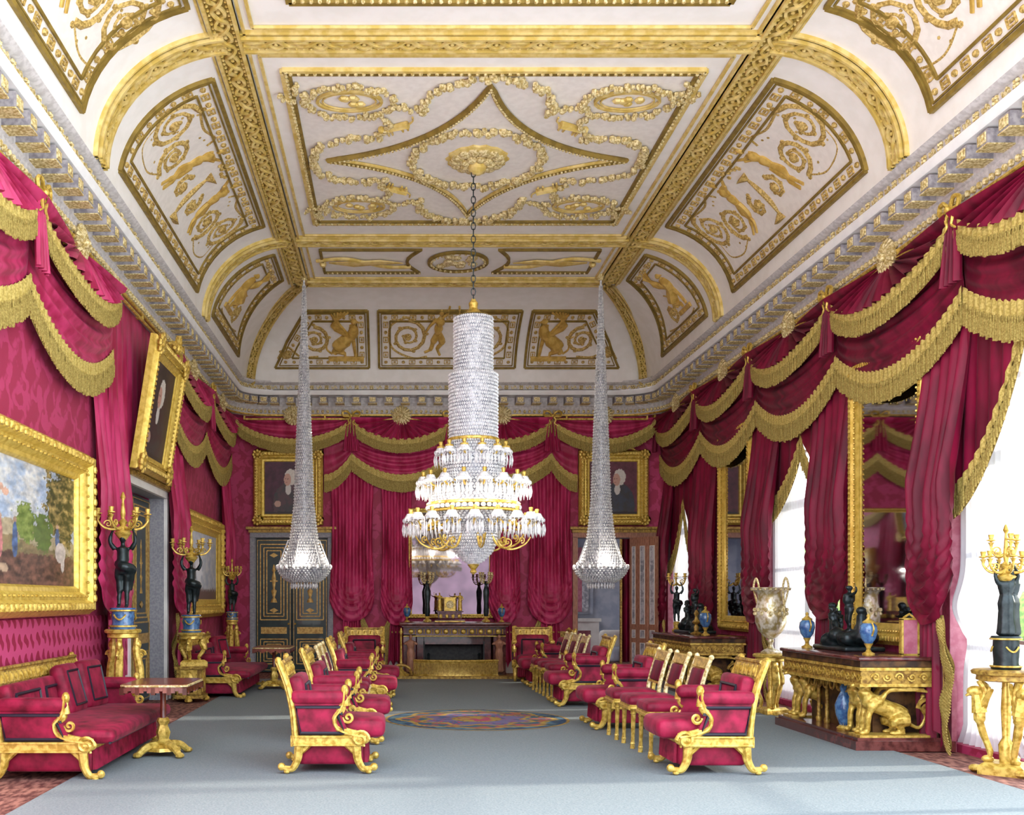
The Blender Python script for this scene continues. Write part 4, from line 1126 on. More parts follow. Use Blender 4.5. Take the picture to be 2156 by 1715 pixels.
# ------------------------------------------------------------------ seat furniture; local +x is the way the sitter faces
FZ = .02    # top of the carpet
def strip_y(mb, pts, y, t):   # a flat moulded profile of thickness t centred on y
    mb.tube([(p[0], y, p[1]) for p in pts], t, 6)
def sabre(s, x, z, front):
    """outswept scroll leg"""
    d = 1 if front else -1; m = MB()
    P = smooth_pts([(x, s, z), (x + d * .01, s, z * .72), (x + d * .02, s, z * .45), (x + d * .06, s, z * .18), (x + d * .11, s, .045), (x + d * .16, s, .06)], 5)
    m.tube(P, [lerp(.046, .020, i / (len(P) - 1)) for i in range(len(P))], 8)
    m.ball((x + d * .155, s, .06), (.035, .03, .035), 8, 6); m.ball((x + d * .11, s, .022), (.03, .028, .022), 8, 5)
    m.tube([(x + d * .02 + p[0] * d, s, z * .86 + p[1]) for p in spiral(0, 0, .05, 1.2)], .013, 5)
    m.tube([(x - d * .08, s, z * .95), (x - d * .02, s, z * .7), (x + d * .04, s, z * .5)], [.03, .02, .012], 6)
    return m
def rect_piping(m, c, ax, up, w, h, r=.012):
    c = V(c); ax = V(ax); up = V(up)
    P = [c + ax * (sx * w / 2) + up * (sz * h / 2) for sx, sz in ((-1, -1), (1, -1), (1, 1), (-1, 1))]
    for i in range(4): m.tube([P[i], P[(i + 1) % 4]], r, 5)
def seat_unit(name, label, cat, W, D=.68, zs=.40, za=.64, zb=.96, group=None, pillows=0, legs=True, crest=True):
    """W is the length along y. Arms at both ends."""
    T = thing(name, label, cat, (0, 0, 0), 0, group)
    xb, xf = -D * .46, D * .40; ya = W / 2 - .05; zr = .30
    m = MB(); m.rbox(((xb + xf) / 2 + .09, 0, (zr + zs) / 2 + .03), (xf - xb + .20, W - .17, zs - zr + .06), .06, puff=.03); part(T, 'seat', m, VELV)
    lk = xb - .03; tl = (zb - zs) * .20
    M = Matrix.Translation((lk + .07, 0, (zs + zb - .19) / 2)) @ Matrix.Rotation(-.16, 4, 'Y')
    m = MB(); m.rbox((0, 0, 0), (.13, W - .16, zb - .17 - zs + .1), .05, M); b_ = part(T, 'backrest', m, VELV)
    m = MB(); n = max(1, round((W - .2) / .8))
    for k in range(n):
        yc = (k - (n - 1) / 2) * (W - .2) / n; rect_piping(m, M @ V((.07, yc, 0)), (0, 1, 0), (M.to_3x3() @ V((0, 0, 1))), (W - .2) / n - .16, zb - .42 - zs + .16, .015)
    part(b_, 'piping', m, PIPE)
    # posts and crest
    for s in (-1, 1):
        m = MB(); P = smooth_pts([(xb + .02, s * ya, zr - .02), (xb - .0, s * ya, zr + .22), (xb - .05, s * ya, zr + .45), (xb - .13, s * ya, zb)], 5)
        for dy in (-.028, 0, .028): m.tube([(p[0], p[1] + dy, p[2]) for p in P], .024 if dy == 0 else .019, 6)
        for dx in (-.022,): m.tube([(p[0] + dx, p[1], p[2]) for p in P], .016, 6)
        m.ball((xb - .135, s * ya, zb + .005), (.03, .05, .03), 8, 5); part(T, 'back_post', m, GOLD)
    m = MB(); Mc = Matrix.Translation((xb - .09, 0, zb - .09)) @ Matrix.Rotation(-.24, 4, 'Y')
    q = MB(); q.box((0, 0, 0), (.035, W - .1, .17)); q.tube([(.018, -W / 2 + .06, .08), (.018, W / 2 - .06, .08)], .018, 6); q.tube([(.018, -W / 2 + .06, -.08), (.018, W / 2 - .06, -.08)], .015, 6); m.join(q.xf(Mc))
    cr = part(T, 'crest_rail', m, GOLD2); m = MB(); k = max(3, int((W - .2) / .11))
    for i in range(k):
        y = (i - (k - 1) / 2) * (W - .2) / k
        q = MB(); q.box((.02, y, 0), (.02, .05, .09)); q.ball((.03, y, 0), (.014, .016, .03), 6, 4); q.tube([(.025, y + .04, -.05), (.025, y + .04, .05)], .008, 4); m.join(q.xf(Mc))
    part(cr, 'crest_ornament', m, GOLD)
    # arms
    for s in (-1, 1):
        m = MB(); P = [(xb + .05, s * ya, zr + .04), (xb + .0, s * ya, za), (xf * .42, s * ya, za), (xf * .40, s * ya, za - .1), (xf * .30, s * ya, zr + .22), (xf * .55, s * ya, zr + .06)]
        m.prism([(p[0], p[1] - .035, p[2]) for p in P], (0, .07, 0))
        m.rbox(((xb + xf * .42) / 2, s * (ya - .01), za + .01), (xf * .42 - xb + .06, .15, .12), .055)
        ar = part(T, 'arm', m, VELV, ang=50)
        m = MB(); pp = MB()
        O = s * (ya + .045)
        Q = [(xb + .06, zr + .05), (xb + .02, za - .07), (xf * .36, za - .07), (xf * .34, za - .13), (xf * .22, zr + .2), (xf * .45, zr + .05)]
        pp.tube([(p[0], O - s * .006, p[1]) for p in Q], .016, 5, closed=True); part(ar, 'piping', pp, PIPE)
        # scrolled gilt front of the arm
        yo = s * (ya + .01); xa = xf * .44
        P = smooth_pts([(xa - .0, yo, za + .09), (xa - .01, yo, za - .02), (xa - .035, yo, za - .09), (xa - .085, yo, zr + .17), (xa - .06, yo, zr + .09), (xa + .04, yo, zr + .045), (xf + .03, yo, zr + .02)], 6)
        m.tube(P, [.020, .034, .042, .036, .032, .036, .042, .036], 8); m.tube([(p[0], p[1] + s * .04, p[2]) for p in P], .012, 5)
        m.ball((xa - .0, yo, za + .07), (.034, .045, .05), 8, 6); m.tube([(xa - .01, yo, za - .06), (xa - .01, yo, za + .05)], [.045, .03], 8)
        m.tube([(xf - .02 + p[0], yo + s * .035, zr - .0 + p[1]) for p in spiral(0, 0, .075, 1.6)], .016, 5)
        m.ball((xf - .02, yo, zr), (.085, .045, .055), 12, 7)
        m.tube([(xa + .03 + p[0], yo, za - .16 + p[1]) for p in spiral(0, 0, .05, 1.3, PI)], .014, 5)
        part(T, 'arm_scroll', m, GOLD)
    m = MB()
    for s in (-1, 1): m.box(((xb + xf) / 2, s * ya, zr - .015), (xf - xb, .075, .075)); m.tube([(xb, s * (ya + .04), zr + .02), (xf, s * (ya + .04), zr + .02)], .012, 5); m.tube([(xb, s * (ya + .04), zr - .05), (xf, s * (ya + .04), zr - .05)], .012, 5)
    m.box((xb, 0, zr - .015), (.06, 2 * ya, .075)); m.box((xf + .0, 0, zr - .02), (.05, 2 * ya, .05)); part(T, 'seat_rail', m, GOLD)
    m = MB(); yy = W / 2 - .12; n = int(W / .05)
    m.rbox(((xb + xf) / 2 + .02, 0, .165), (xf - xb - .02, 2 * yy + .06, .19), .03)
    sk = part(T, 'seat_skirt', m, VELV); m = MB()
    for i in range(n): m.tube([(xf + .02, -yy + 2 * yy * i / n, .26), (xf + .026, -yy + 2 * yy * i / n, .09)], [.018, .024], 5)
    part(sk, 'skirt_fringe', m, VELV)
    m = MB(); m.tube([(xf + .155, -W / 2 + .1, zs - .05), (xf + .155, W / 2 - .1, zs - .05)], .012, 5); part(T, 'seat_piping', m, PIPE)
    for s in (-1, 1):
        part(T, 'leg', sabre(s * ya, xf - .06, zr - .03, True), GOLD); part(T, 'leg', sabre(s * ya, xb + .05, zr - .03, False), GOLD)
    return T
AC = 'gilt crimson armchairs in two rows'
A0 = seat_unit('armchair', 'large gilt and crimson armchair in the left foreground, facing right', 'armchair', .76, group=AC)
A0.location = (-.54, 9.22, FZ)
for (x, y, rz, lab) in ((-.50, 11.0, 0, 'second gilt crimson armchair of the left row, just behind the foreground one'),
                        (-.42, 13.9, 0, 'third gilt crimson armchair of the left row, beyond the two side chairs'),
                        (-.38, 16.0, 0, 'farthest side-on gilt crimson armchair of the left row'),
                        (2.70, 9.15, PI, 'large gilt and crimson armchair in the right foreground, facing left'),
                        (2.62, 12.2, PI, 'gilt crimson armchair behind the three side chairs in the right row'),
                        (2.60, 14.75, PI, 'gilt crimson armchair in the far right row, in front of the open doorway'),
                        (2.62, 18.0, PI, 'farthest side-on gilt crimson armchair of the right row'),
                        (-.55, 18.9, -PI / 2, 'crimson armchair left of the fireplace, facing the room'),
                        (2.55, 19.2, -PI / 2 - .1, 'crimson armchair right of the fireplace, facing the room')):
    clone(A0, (x, y, FZ), rz, lab)
# side chair
def side_chair():
    T = thing('side_chair', '', 'chair', (0, 0, 0)); W = .46
    m = MB(); m.rbox((.02, 0, .47), (.50, W, .10), .045, puff=.02); part(T, 'seat', m, VELV)
    m = MB(); m.box((.02, 0, .41), (.48, W - .02, .05)); m.tube([(-.2, W / 2, .40), (.26, W / 2, .40)], .016, 5); m.tube([(-.2, -W / 2, .40), (.26, -W / 2, .40)], .016, 5); m.tube([(.26, -W / 2, .4), (.26, W / 2, .4)], .02, 6); part(T, 'seat_rail', m, GOLD)
    for s in (-1, 1):
        m = MB(); m.tube(smooth_pts([(-.20, s * W / 2, .38), (-.22, s * W / 2, .58), (-.28, s * W / 2, .8), (-.33, s * W / 2, .93)], 4), [.024, .018], 6); m.ball((-.332, s * W / 2, .94), .027, 8, 5); part(T, 'back_post', m, PALEG)
        m = MB(); m.tube([(.22, s * (W / 2 - .03), .40), (.22, s * (W / 2 - .03), .34), (.225, s * (W / 2 - .03), .10), (.23, s * (W / 2 - .03), 0)], [.03, .024, .018, .024], 8); m.ball((.22, s * (W / 2 - .03), .35), (.032, .032, .016), 8, 4); m.ball((.228, s * (W / 2 - .03), .05), (.026, .026, .02), 8, 4); part(T, 'leg', m, GOLD)
        m = MB(); m.tube([(-.18, s * (W / 2 - .03), .40), (-.20, s * (W / 2 - .03), .2), (-.27, s * (W / 2 - .03), 0)], [.028, .018], 8); part(T, 'leg', m, GOLD)
    M = Matrix.Translation((-.265, 0, .74)) @ Matrix.Rotation(-.28, 4, 'Y')
    m = MB(); m.rbox((0, 0, -.02), (.05, W - .10, .22), .02, M); part(T, 'back_pad', m, SILKD)
    m = MB(); q = MB()
    for z in (-.145, .11, .19): q.tube([(0, -W / 2, z), (0, W / 2, z)], .016, 6)
    q.box((0, 0, .15), (.02, W - .04, .07)); m.join(q.xf(M)); part(T, 'back_rail', m, GOLD)
    return T
S0 = side_chair(); sg = 'gilt crimson side chairs set in rows'
sc_spots = [(2.62, 9.95, PI, 'nearest gilt side chair in the right row, beside the foreground armchair'), (2.60, 10.6, PI, 'second gilt side chair in the right row, its back between two others'),
            (2.58, 11.25, PI, 'third gilt side chair in the right row, next to the round-seated armchair'), (-.56, 12.1, 0, 'nearer of the two small pale gilt side chairs in the left row'),
            (-.56, 12.8, 0, 'farther of the two small pale gilt side chairs in the left row'), (2.55, 15.65, PI, 'nearest gilt side chair in the far right row'),
            (2.53, 16.3, PI, 'middle gilt side chair in the far right row'), (2.51, 16.95, PI, 'farthest gilt side chair in the far right row')]
for i, (x, y, rz, lab) in enumerate(sc_spots):
    o = S0 if i == 0 else clone(S0, (0, 0, 0)); o.location = (x, y, FZ); o.rotation_euler = (0, 0, rz); o['label'] = lab; o['group'] = sg
# sofas
def cushion(label, loc, rot, s=.46, group='square crimson sofa cushions'):
    T = thing('cushion', label, 'cushion', loc, 0, group); T.rotation_euler = rot
    m = MB(); m.rbox((0, 0, s / 2), (.16, s, s), .07); part(T, 'cushion_cover', m, VELV); m = MB()
    rect_piping(m, (.082, 0, s / 2), (0, 1, 0), (0, 0, 1), s * .66, s * .66, .012); part(T, 'piping', m, PIPE)
SOF = seat_unit('sofa', 'large crimson velvet sofa with gilt scroll arms in the left foreground', 'sofa', 2.45, D=.86, zs=.36, za=.62, zb=.92, group='long crimson sofas against the left wall')
SOF.location = (-2.86, 9.8, 0)
clone(SOF, (-2.72, 17.0, 0), 0, 'far crimson sofa with gilt scroll arms against the left wall, below the waterfall picture')
CUS = [((-3.06, 10.05, .40), (0, -.28, .0), 'square crimson cushion with black piping, nearer one on the large left sofa'), ((-3.04, 10.62, .40), (0, -.22, -.12), 'square crimson cushion with black piping, farther one on the large left sofa'),
       ((-2.9, 17.75, .40), (0, -.25, -.25), 'square crimson cushion with black piping on the far left sofa')]
for a, b, l in CUS: cushion(l, a, b, .50)
# pedestal tables
def ped_table():
    T = thing('pedestal_table', '', 'table', (0, 0, 0)); a, b = .30, .42
    P = [(-a, -b + .05), (-a + .05, -b), (a - .05, -b), (a, -b + .05), (a, b - .05), (a - .05, b), (-a + .05, b), (-a, b - .05)]
    m = MB(); m.prism([(x, y, .675) for x, y in P], (0, 0, .03)); tp = part(T, 'table_top', m, MAHOG, False)
    m = MB(); m.tube([(x * 1.005, y * 1.005, .69) for x, y in P], .012, 5, closed=True); part(tp, 'brass_edge', m, PALEG)
    m = MB()
    for (x0, y0, x1, y1, n) in ((-a, -b, a, -b, 4), (-a, b, a, b, 4), (-a, -b, -a, b, 6), (a, -b, a, b, 6)):
        for i in range(n):
            for k in range(5):
                t = (i + k / 4) / n; x, y = lerp(x0, x1, t) * .96, lerp(y0, y1, t) * .96; d = .03 + .035 * abs(k - 2) / 2
                m.box((x, y, .675 - d / 2), (.04, .04, d))
    part(T, 'scalloped_apron', m, MAHOG, False)
    m = MB(); m.lathe([(.035, .70), (.045, .66), (.03, .60), (.028, .36), (.04, .34)], (0, 0, 0), 10); part(T, 'column', m, MAHOG)
    m = MB(); m.lathe([(.045, .36), (.06, .33), (.04, .29), (.065, .22), (.05, .16), (.09, .12), (.06, .08)], (0, 0, 0), 12, flute=.08, nf=6); m.lathe([(.16, .08), (.17, .05), (.06, .045)], (0, 0, 0), 8)
    part(T, 'gilt_base', m, GOLD)
    for k in range(4):
        q = a_ = PI / 4 + k * PI / 2; m = MB(); P = smooth_pts([(.06 * cos(q), .06 * sin(q), .10), (.18 * cos(q), .18 * sin(q), .09), (.27 * cos(q), .27 * sin(q), .03)], 4); m.tube(P, [.045, .03], 8)
        m.ball((.28 * cos(q), .28 * sin(q), .028), (.045, .045, .028), 8, 5); part(T, 'foot', m, GOLD)
    return T
PT = ped_table(); PT.location = (-2.20, 9.95, FZ); PT['label'] = 'small mahogany pedestal table beside the large sofa in the left foreground'; PT['group'] = 'mahogany pedestal tables'
clone(PT, (-2.0, 17.4, FZ), 0, 'small reddish pedestal table in front of the dark double doors')

# ------------------------------------------------------------------ figures
def robed(h=1., arms=((-.12, .02, 1.12), (.12, .02, 1.12)), lean=0., robe=True, seed=0, seat=False):
    m = MB(); rnd = random.Random(seed)
    if robe:
        m.lathe([(.10, 0), (.13, .03), (.115, .2), (.105, .4), (.115, .5), (.10, .58), (.085, .64), (.11, .74), (.12, .80), (.09, .85), (.035, .87)], (0, 0, 0), 14, flute=.06, nf=7)
    else:
        for s in (-1, 1):
            m.tube(smooth_pts([(s * .055, 0, .02), (s * .055, -.01 * s, .12), (s * .05, .02, .28), (s * .06, .0, .46), (s * .04, 0, .52)], 4), [.03, .035, .048, .06, .07], 8); m.ball((s * .055, -.04, .02), (.03, .06, .02), 8, 5)
        m.tube(smooth_pts([(0, 0, .46), (0, 0, .56), (0, .01, .68), (0, 0, .80), (0, 0, .86)], 4), [.09, .08, .11, .11, .04], 10, sq=.75)
    m.tube([(0, 0, .84), (0, -.005, .92)], .032, 8); m.ball((0, -.01, .955), (.05, .06, .066), 10, 8); m.ball((0, .03, .97), (.045, .045, .045), 8, 6); m.ball((0, -.07, .95), (.01, .015, .014), 5, 4)
    for s, a in zip((-1, 1), arms):
        sh = V((s * .11, 0, .80)); hd = V(a); el = (sh + hd) / 2 + V((s * .06, -.03, -.04))
        m.tube(smooth_pts([sh, el, hd], 4), [.038, .03, .02], 8); m.ball(hd, (.022, .022, .028), 8, 5)
    if lean: m.xf(Matrix.Rotation(lean, 4, 'Y'))
    return m.xf(Matrix.Scale(h, 4))
STAT = remeshed(robed(.82, robe=False).join(MB().tube(smooth_pts([(-.06, .02, .5), (.02, -.09, .46), (.1, .02, .42), (.06, .07, .2)], 4), [.05, .06, .03], 7)), 'bronze_figure', BRONZE, .014)
STATR = remeshed(robed(.70).join(robed(.70), Matrix.Translation((.09, .05, 0)) @ Matrix.Rotation(1., 4, 'Z')), 'bronze_figure', BRONZE, .014)
def branch(rad, up, r=.012):
    m = MB(); P = smooth_pts([(0, 0, 0), (rad * .35, 0, -.04), (rad * .75, 0, -.02), (rad, 0, up * .45), (rad, 0, up)], 5); m.tube(P, [r * 1.4, r], 6)
    m.join(MB().tube([(p[0] + rad * .6, 0, p[1] + .02) for p in spiral(0, 0, .045, 1.3)], r * .7, 5))
    m.lathe([(.012, 0), (.045, .012), (.045, .02), (.02, .026), (.028, .06), (.03, .075), (.01, .075)], (rad, 0, up), 9)
    m.lathe([(.035, -.01), (.02, -.03), (.012, -.06)], (rad, 0, up), 8)
    return m
def candelabrum(label, loc, drum, fig, n=6, rad=.26, base_h=.24, fh=.82, two=False, tiers=1, fm=None, group=None, sc=1., col=None, up=.12):
    T = thing('candelabrum', label, 'candelabrum', loc, 0, group)
    m = MB(); m.lathe([(.14, 0), (.15, .03), (.125, .04), (.12, .08), (.13, base_h * .6), (.125, base_h - .04), (.15, base_h - .02), (.14, base_h)], (0, 0, 0), 16); dr = part(T, 'drum_base', m, drum)
    m = MB()
    for z in (.035, base_h - .03): m.tube([(.148 * cos(a * PI / 8), .148 * sin(a * PI / 8), z) for a in range(16)], .012, 5, closed=True)
    for k in range(3):
        a = k * 2 * PI / 3 + .5; m.tube([(.14 * cos(a + d), .14 * sin(a + d), base_h * .7 - .06 * cos(d * 3.) ) for d in [i * .1 - .5 for i in range(11)]], .010, 5)
    part(dr, 'gilt_garland', m, GOLD)
    f = part(T, 'bronze_figure', fig, None); f.location = (0, 0, base_h)
    zt = base_h + fh * 1.0 + .08
    m = MB(); m.lathe([(.02, zt - .16), (.10, zt - .06), (.05, zt - .02), (.03, zt + .02), (.055, zt + .06), (.02, zt + .1), (.03, zt + .16), (.012, zt + .2 + .1 * tiers), (.03, zt + .24 + .1 * tiers), (.01, zt + .30 + .1 * tiers)], (0, 0, 0), 12); part(T, 'gilt_bowl', m, GOLD)
    for t in range(tiers):
        nn = n if t == 0 else n // 2
        for k in range(nn):
            b = part(T, 'candle_branch', branch(rad * (1 - .35 * t), up + .0 * t), GOLD); b.location = (0, 0, zt + .02 + .18 * t); b.rotation_euler = (0, 0, k * 2 * PI / nn + .3)
    if sc != 1: T.scale = (sc,) * 3
    return T
def tripod(label, loc, h, w, top_r=.19, beast=False, mat=GOLD, plinth=0, base=GOLD, group=None, rz=0, cat='stand', center=False):
    T = thing('tripod_stand', label, cat, loc, rz, group)
    m = MB(); m.lathe([(top_r, h), (top_r * 1.08, h - .015), (top_r * 1.05, h - .04), (top_r * .9, h - .05), (top_r * .92, h - .09), (top_r * .8, h - .10)], (0, 0, 0), 24); part(T, 'stand_top', m, base)
    m = MB(); z0 = plinth + .05
    m.lathe([(w * 1.0, plinth), (w * 1.0, z0 + .02), (w * .8, z0 + .05), (w * .3, z0 + .05)], (0, 0, 0), 3 if not beast else 4); part(T, 'stand_base', m, mat, False)
    if plinth:
        m = MB(); m.box((0, 0, plinth / 2 + .06), (w * 1.5, w * 1.5, plinth - .12)); m.box((0, 0, plinth - .01), (w * 1.7, w * 1.7, .04)); m.box((0, 0, .09), (w * 1.7, w * 1.7, .05))
        pl = part(T, 'plinth', m, GOLD2, False); q = MB()
        for a in range(4):
            g = MB(); g.box((w * .76, 0, plinth / 2 + .06), (.015, w * 1.0, (plinth - .12) * .8)); g.ball((w * .77, 0, plinth / 2 + .06), (.02, w * .3, plinth * .25), 8, 5); q.join(g, Matrix.Rotation(a * PI / 2, 4, 'Z'))
        part(pl, 'relief_panel', q, GOLD)
    for k in range(3):
        a = k * 2 * PI / 3 + PI / 6; m = MB(); H = h - .1 - z0 - .05; zb = z0 + .05
        P = smooth_pts([(w * .55, 0, zb), (w * .48, 0, zb + H * .12), (w * .72, 0, zb + H * .38), (w * .80, 0, zb + H * .60), (w * .62, 0, zb + H * .84), (top_r * .8, 0, zb + H)], 5)
        m.tube(P, [.022, .028, .032, .05, .045, .03], 8)
        if beast:
            m.ball((w * .92, 0, zb + H * .86), (.07, .045, .05), 8, 6); m.tube([(w * .98, 0, zb + H * .86), (w * 1.22, 0, zb + H * .80)], [.03, .008], 6); m.tube([(w * .8, 0, zb + H * .6), (w * .88, 0, zb + H * .82)], [.065, .045], 8)
            for j in range(4): m.tube(smooth_pts([(w * .78, 0, zb + H * .62), (w * .55, .06 - .03 * j, zb + H * (.80 + .03 * j)), (w * (.4 + .1 * j), .09 - .05 * j, zb + H * (.9 + .025 * j))], 3), [.035, .012], 5)
            m.ball((w * .55, 0, zb + .02), (.05, .04, .035), 8, 5)
        else:
            m.join(MB().tube([(w * .82 + p[0], 0, zb + H * .80 + p[1]) for p in spiral(0, 0, .06, 1.2)], .018, 5)); m.ball((w * .7, 0, zb + H * .92), (.045, .04, .06), 8, 6)
        M = Matrix.Rotation(a, 4, 'Z'); part(T, 'leg', m.xf(M), mat)
        m = MB(); m.ball((w * .92 * cos(a), w * .92 * sin(a), plinth + .035 if not plinth else .04), (.06, .06, .035), 8, 5)
        if plinth: m.tube([(w * .8 * cos(a), w * .8 * sin(a), .07), (w * 1.1 * cos(a), w * 1.1 * sin(a), .04)], [.04, .03], 6)
        part(T, 'paw_foot', m, mat)
    if center:
        m = MB(); m.lathe([(.05, z0 + .05), (.06, z0 + .2), (.03, z0 + .26), (.04, z0 + .5), (.03, h - .1)], (0, 0, 0), 10); part(T, 'central_column', m, mat)
    return T
tripod('gilt scroll-legged stand against the left wall behind the large sofa', (-3.05, 11.75, 0), 1.17, .24)
candelabrum('bronze figure candelabrum on a blue drum, nearest on the left wall', (-3.05, 11.75, 1.17), BLUE, STAT, 6, .27)
tripod('gilt stand on a square relief plinth, second along the left wall', (-2.98, 15.35, 0), 1.02, .24, plinth=.52)
candelabrum('bronze figure candelabrum on a blue drum in front of the waterfall picture', (-2.98, 15.35, 1.02), BLUE, STAT, 6, .27, base_h=.26, fh=.82)
tripod('slender pale gilt stand behind the far sofa, third along the left wall', (-3.12, 20.1, 0), 1.12, .13, top_r=.11)
candelabrum('small dark figure candelabrum near the back left corner', (-3.12, 20.1, 1.12), BLUE, STAT, 6, .22, base_h=.2, sc=.78, fh=.82)
tripod('gilt griffin tripod stand at the far right edge', (5.27, 9.0, 0), .90, .25, top_r=.25, beast=True, base=GOLD2, center=True)
candelabrum('bronze figure candelabrum on a dark drum at the far right edge', (5.27, 9.0, .90), BRONZE, STATR, 6, .22, base_h=.36, fh=.62, tiers=2, sc=.80)
# urn on tripod
tripod('pale gilt lion tripod carrying the tall urn between the two commodes', (4.9, 13.6, 0), .80, .24, top_r=.21, mat=GOLD, center=True)
T = thing('urn', 'tall silver-gilt urn with high loop handles on a tripod between the commodes', 'urn', (4.9, 13.6, .80), PI / 2 + .5); T.scale = (.85, .85, 1)
URN = pmat('silver_gilt', (.42, .32, .12), (.82, .76, .62), rough=.35, metal=.4, scale=16, bump=.4)
m = MB(); m.lathe([(.14, 0), (.15, .02), (.10, .05), (.05, .07), (.03, .12), (.05, .16), (.04, .19), (.10, .22), (.18, .30), (.225, .40), (.235, .52), (.215, .62), (.20, .66), (.20, .76), (.22, .80), (.30, .85), (.29, .86), (.18, .86), (.15, .5)], (0, 0, 0), 28); part(T, 'urn_body', m, URN)
for s in (-1, 1):
    m = MB(); m.tube(smooth_pts([(s * .21, 0, .42), (s * .26, 0, .52), (s * .24, 0, .72), (s * .235, 0, .88), (s * .285, 0, .98), (s * .335, 0, .88), (s * .30, 0, .74), (s * .24, 0, .60)], 5), .015, 7); part(T, 'handle', m, PALEG)
m = MB()
for k in range(22):
    a = k * 2 * PI / 22; m.ball((.275 * cos(a), .275 * sin(a), .84), .022, 6, 4); m.ball((.235 * cos(a), .235 * sin(a), .52 + .05 * (k % 2)), .028, 6, 4)
part(T, 'relief_band', m, PALEG)

# ------------------------------------------------------------------ commodes; local front = +x
def griffin_mesh():
    m = MB()
    m.tube(smooth_pts([(-.18, 0, .10), (-.16, 0, .22), (0, 0, .30), (.12, 0, .36), (.20, 0, .46), (.19, 0, .54)], 5), [.09, .10, .095, .10, .075, .055], 12)
    m.ball((.22, 0, .56), (.075, .055, .06), 12, 8); m.tube([(.27, 0, .565), (.34, 0, .545), (.35, 0, .52)], [.035, .02, .006], 8)
    for s in (-1, 1):
        m.tube(smooth_pts([(.13, s * .06, .36), (.19, s * .06, .22), (.20, s * .06, .05)], 4), [.05, .034, .03], 8); m.ball((.235, s * .06, .03), (.055, .035, .03), 8, 5)
        m.tube(smooth_pts([(-.2, s * .08, .18), (-.06, s * .09, .16), (-.16, s * .08, .05)], 4), [.08, .065, .03], 8); m.ball((-.10, s * .08, .03), (.09, .04, .03), 8, 5)
        for k in range(8):
            a = .25 + k * .15; L = .50 - .035 * k
            m.tube(smooth_pts([(.08, s * .07, .36), (.02 - .04 * cos(a), s * .10, .50), (.02 - L * cos(a) * 1.05, s * .10, .40 + L * sin(a) * .55 )], 4), [.042, .03, .012], 6, sq=.6)
    m.tube(smooth_pts([(-.26, 0, .12), (-.36, 0, .08), (-.42, 0, .2), (-.36, 0, .34), (-.40, 0, .42)], 5), [.022, .014], 6); m.ball((-.40, 0, .43), .028, 6, 4)
    m.ball((.17, 0, .60), (.03, .05, .03), 6, 4)
    return m
GRIF = remeshed(griffin_mesh(), 'griffin', GOLD, .011)
def commode(label, loc, L=2.3, Dp=.82, H=.90, far=False):
    T = thing('commode', label, 'commode', loc, PI); hl = L / 2
    m = MB(); m.box((0, 0, .06), (Dp + .16, L + .14, .10)); m.box((0, 0, .125), (Dp + .10, L + .08, .03)); part(T, 'plinth', m, ROSEW, False)
    m = MB(); m.box((-.10, 0, .40), (Dp - .26, L - .5, .54)); m.box((-.34, 0, .4), (.08, L - .1, .54)); part(T, 'carcase', m, DARKB, False)
    for z0, z1, o in ((.64, .67, .02), (.67, .80, 0.), (.80, .83, .02)):
        m = MB(); m.box((0, 0, (z0 + z1) / 2), (Dp + 2 * o, L + 2 * o, z1 - z0))
        p = part(T, 'frieze' if z1 == .80 else 'moulding', m, GOLD2 if z1 == .80 else GOLD, False)
        if z1 == .80: fz = p
    m = MB()
    for k in range(int(L / .12)):
        y = -hl + .07 + k * .12; m.join(MB().tube([(Dp / 2 + .006, y + p[0], .735 + p[1]) for p in spiral(0, 0, .045, 1.4, 0, 1 if k % 2 else -1, 12)], .009, 4)); m.ball((Dp / 2, y + .06, .735), (.012, .014, .014), 5, 3)
    for k in range(int(Dp / .12)):
        x = -Dp / 2 + .08 + k * .12
        for s in (-1, 1): m.join(MB().tube([(x + p[0], s * (hl + .006), .735 + p[1]) for p in spiral(0, 0, .045, 1.4, 0, 1 if k % 2 else -1, 12)], .010, 4))
    part(fz, 'scroll_relief', m, GOLD)
    m = MB(); m.box((0, 0, .865), (Dp + .03, L + .03, .06)); part(T, 'carved_edge', m, DARKB, False)
    m = MB(); m.rbox((0, 0, .915), (Dp + .08, L + .08, .04), .015); part(T, 'marble_top', m, ROSEW)
    # winged griffins at the four corners, side-on at the ends
    for s in (-1, 1):
        g = part(T, 'griffin', GRIF, None); g.location = (.12, s * (hl - .13), .15); g.scale = (.97, 1, .90)
        m = MB(); m.box((.06, s * (hl - .13), .145), (.72, .26, .03)); part(T, 'griffin_plinth', m, GOLD, False)
        m = MB(); m.join(MB().tube([(-.28 + p[0], s * (hl - .06), .42 + p[1]) for p in spiral(0, 0, .10, 1.5)], .022, 6)); part(T, 'end_scroll', m, GOLD2)
        g = part(T, 'griffin', GRIF, None); g.location = (.16, s * (hl - .42), .15); g.scale = (.8, 1, .9); g.rotation_euler = (0, 0, s * .3)
        g.active_material_index = 0
    m = MB()
    for y in (-.42, .42, -.2, .2): m.lathe([(.03, .14), (.035, .18), (.022, .2), (.02, .55), (.03, .58), (.035, .64)], (.24, y, 0), 10)
    part(T, 'colonnette', m, GOLD2)
    m = MB()
    for k in range(8): m.tube([(.3, -.6 + k * .17 + .06 * cos(a * PI / 6), .63 - .09 * sin(a * PI / 6)) for a in range(7)], .014, 5)
    part(T, 'swag_relief', m, GOLD2)
    return T
C1 = commode('large dark commode with gilt griffins under the nearer pier mirror', (5.02, 11.34, 0), L=2.04)
C2 = commode('smaller-looking farther commode with griffins under the second pier mirror', (5.0, 17.3, 0), L=2.3)
T = thing('porcelain_vase', 'blue and white vase standing in the open front of the large commode', 'vase', (4.72, 10.95, .14))
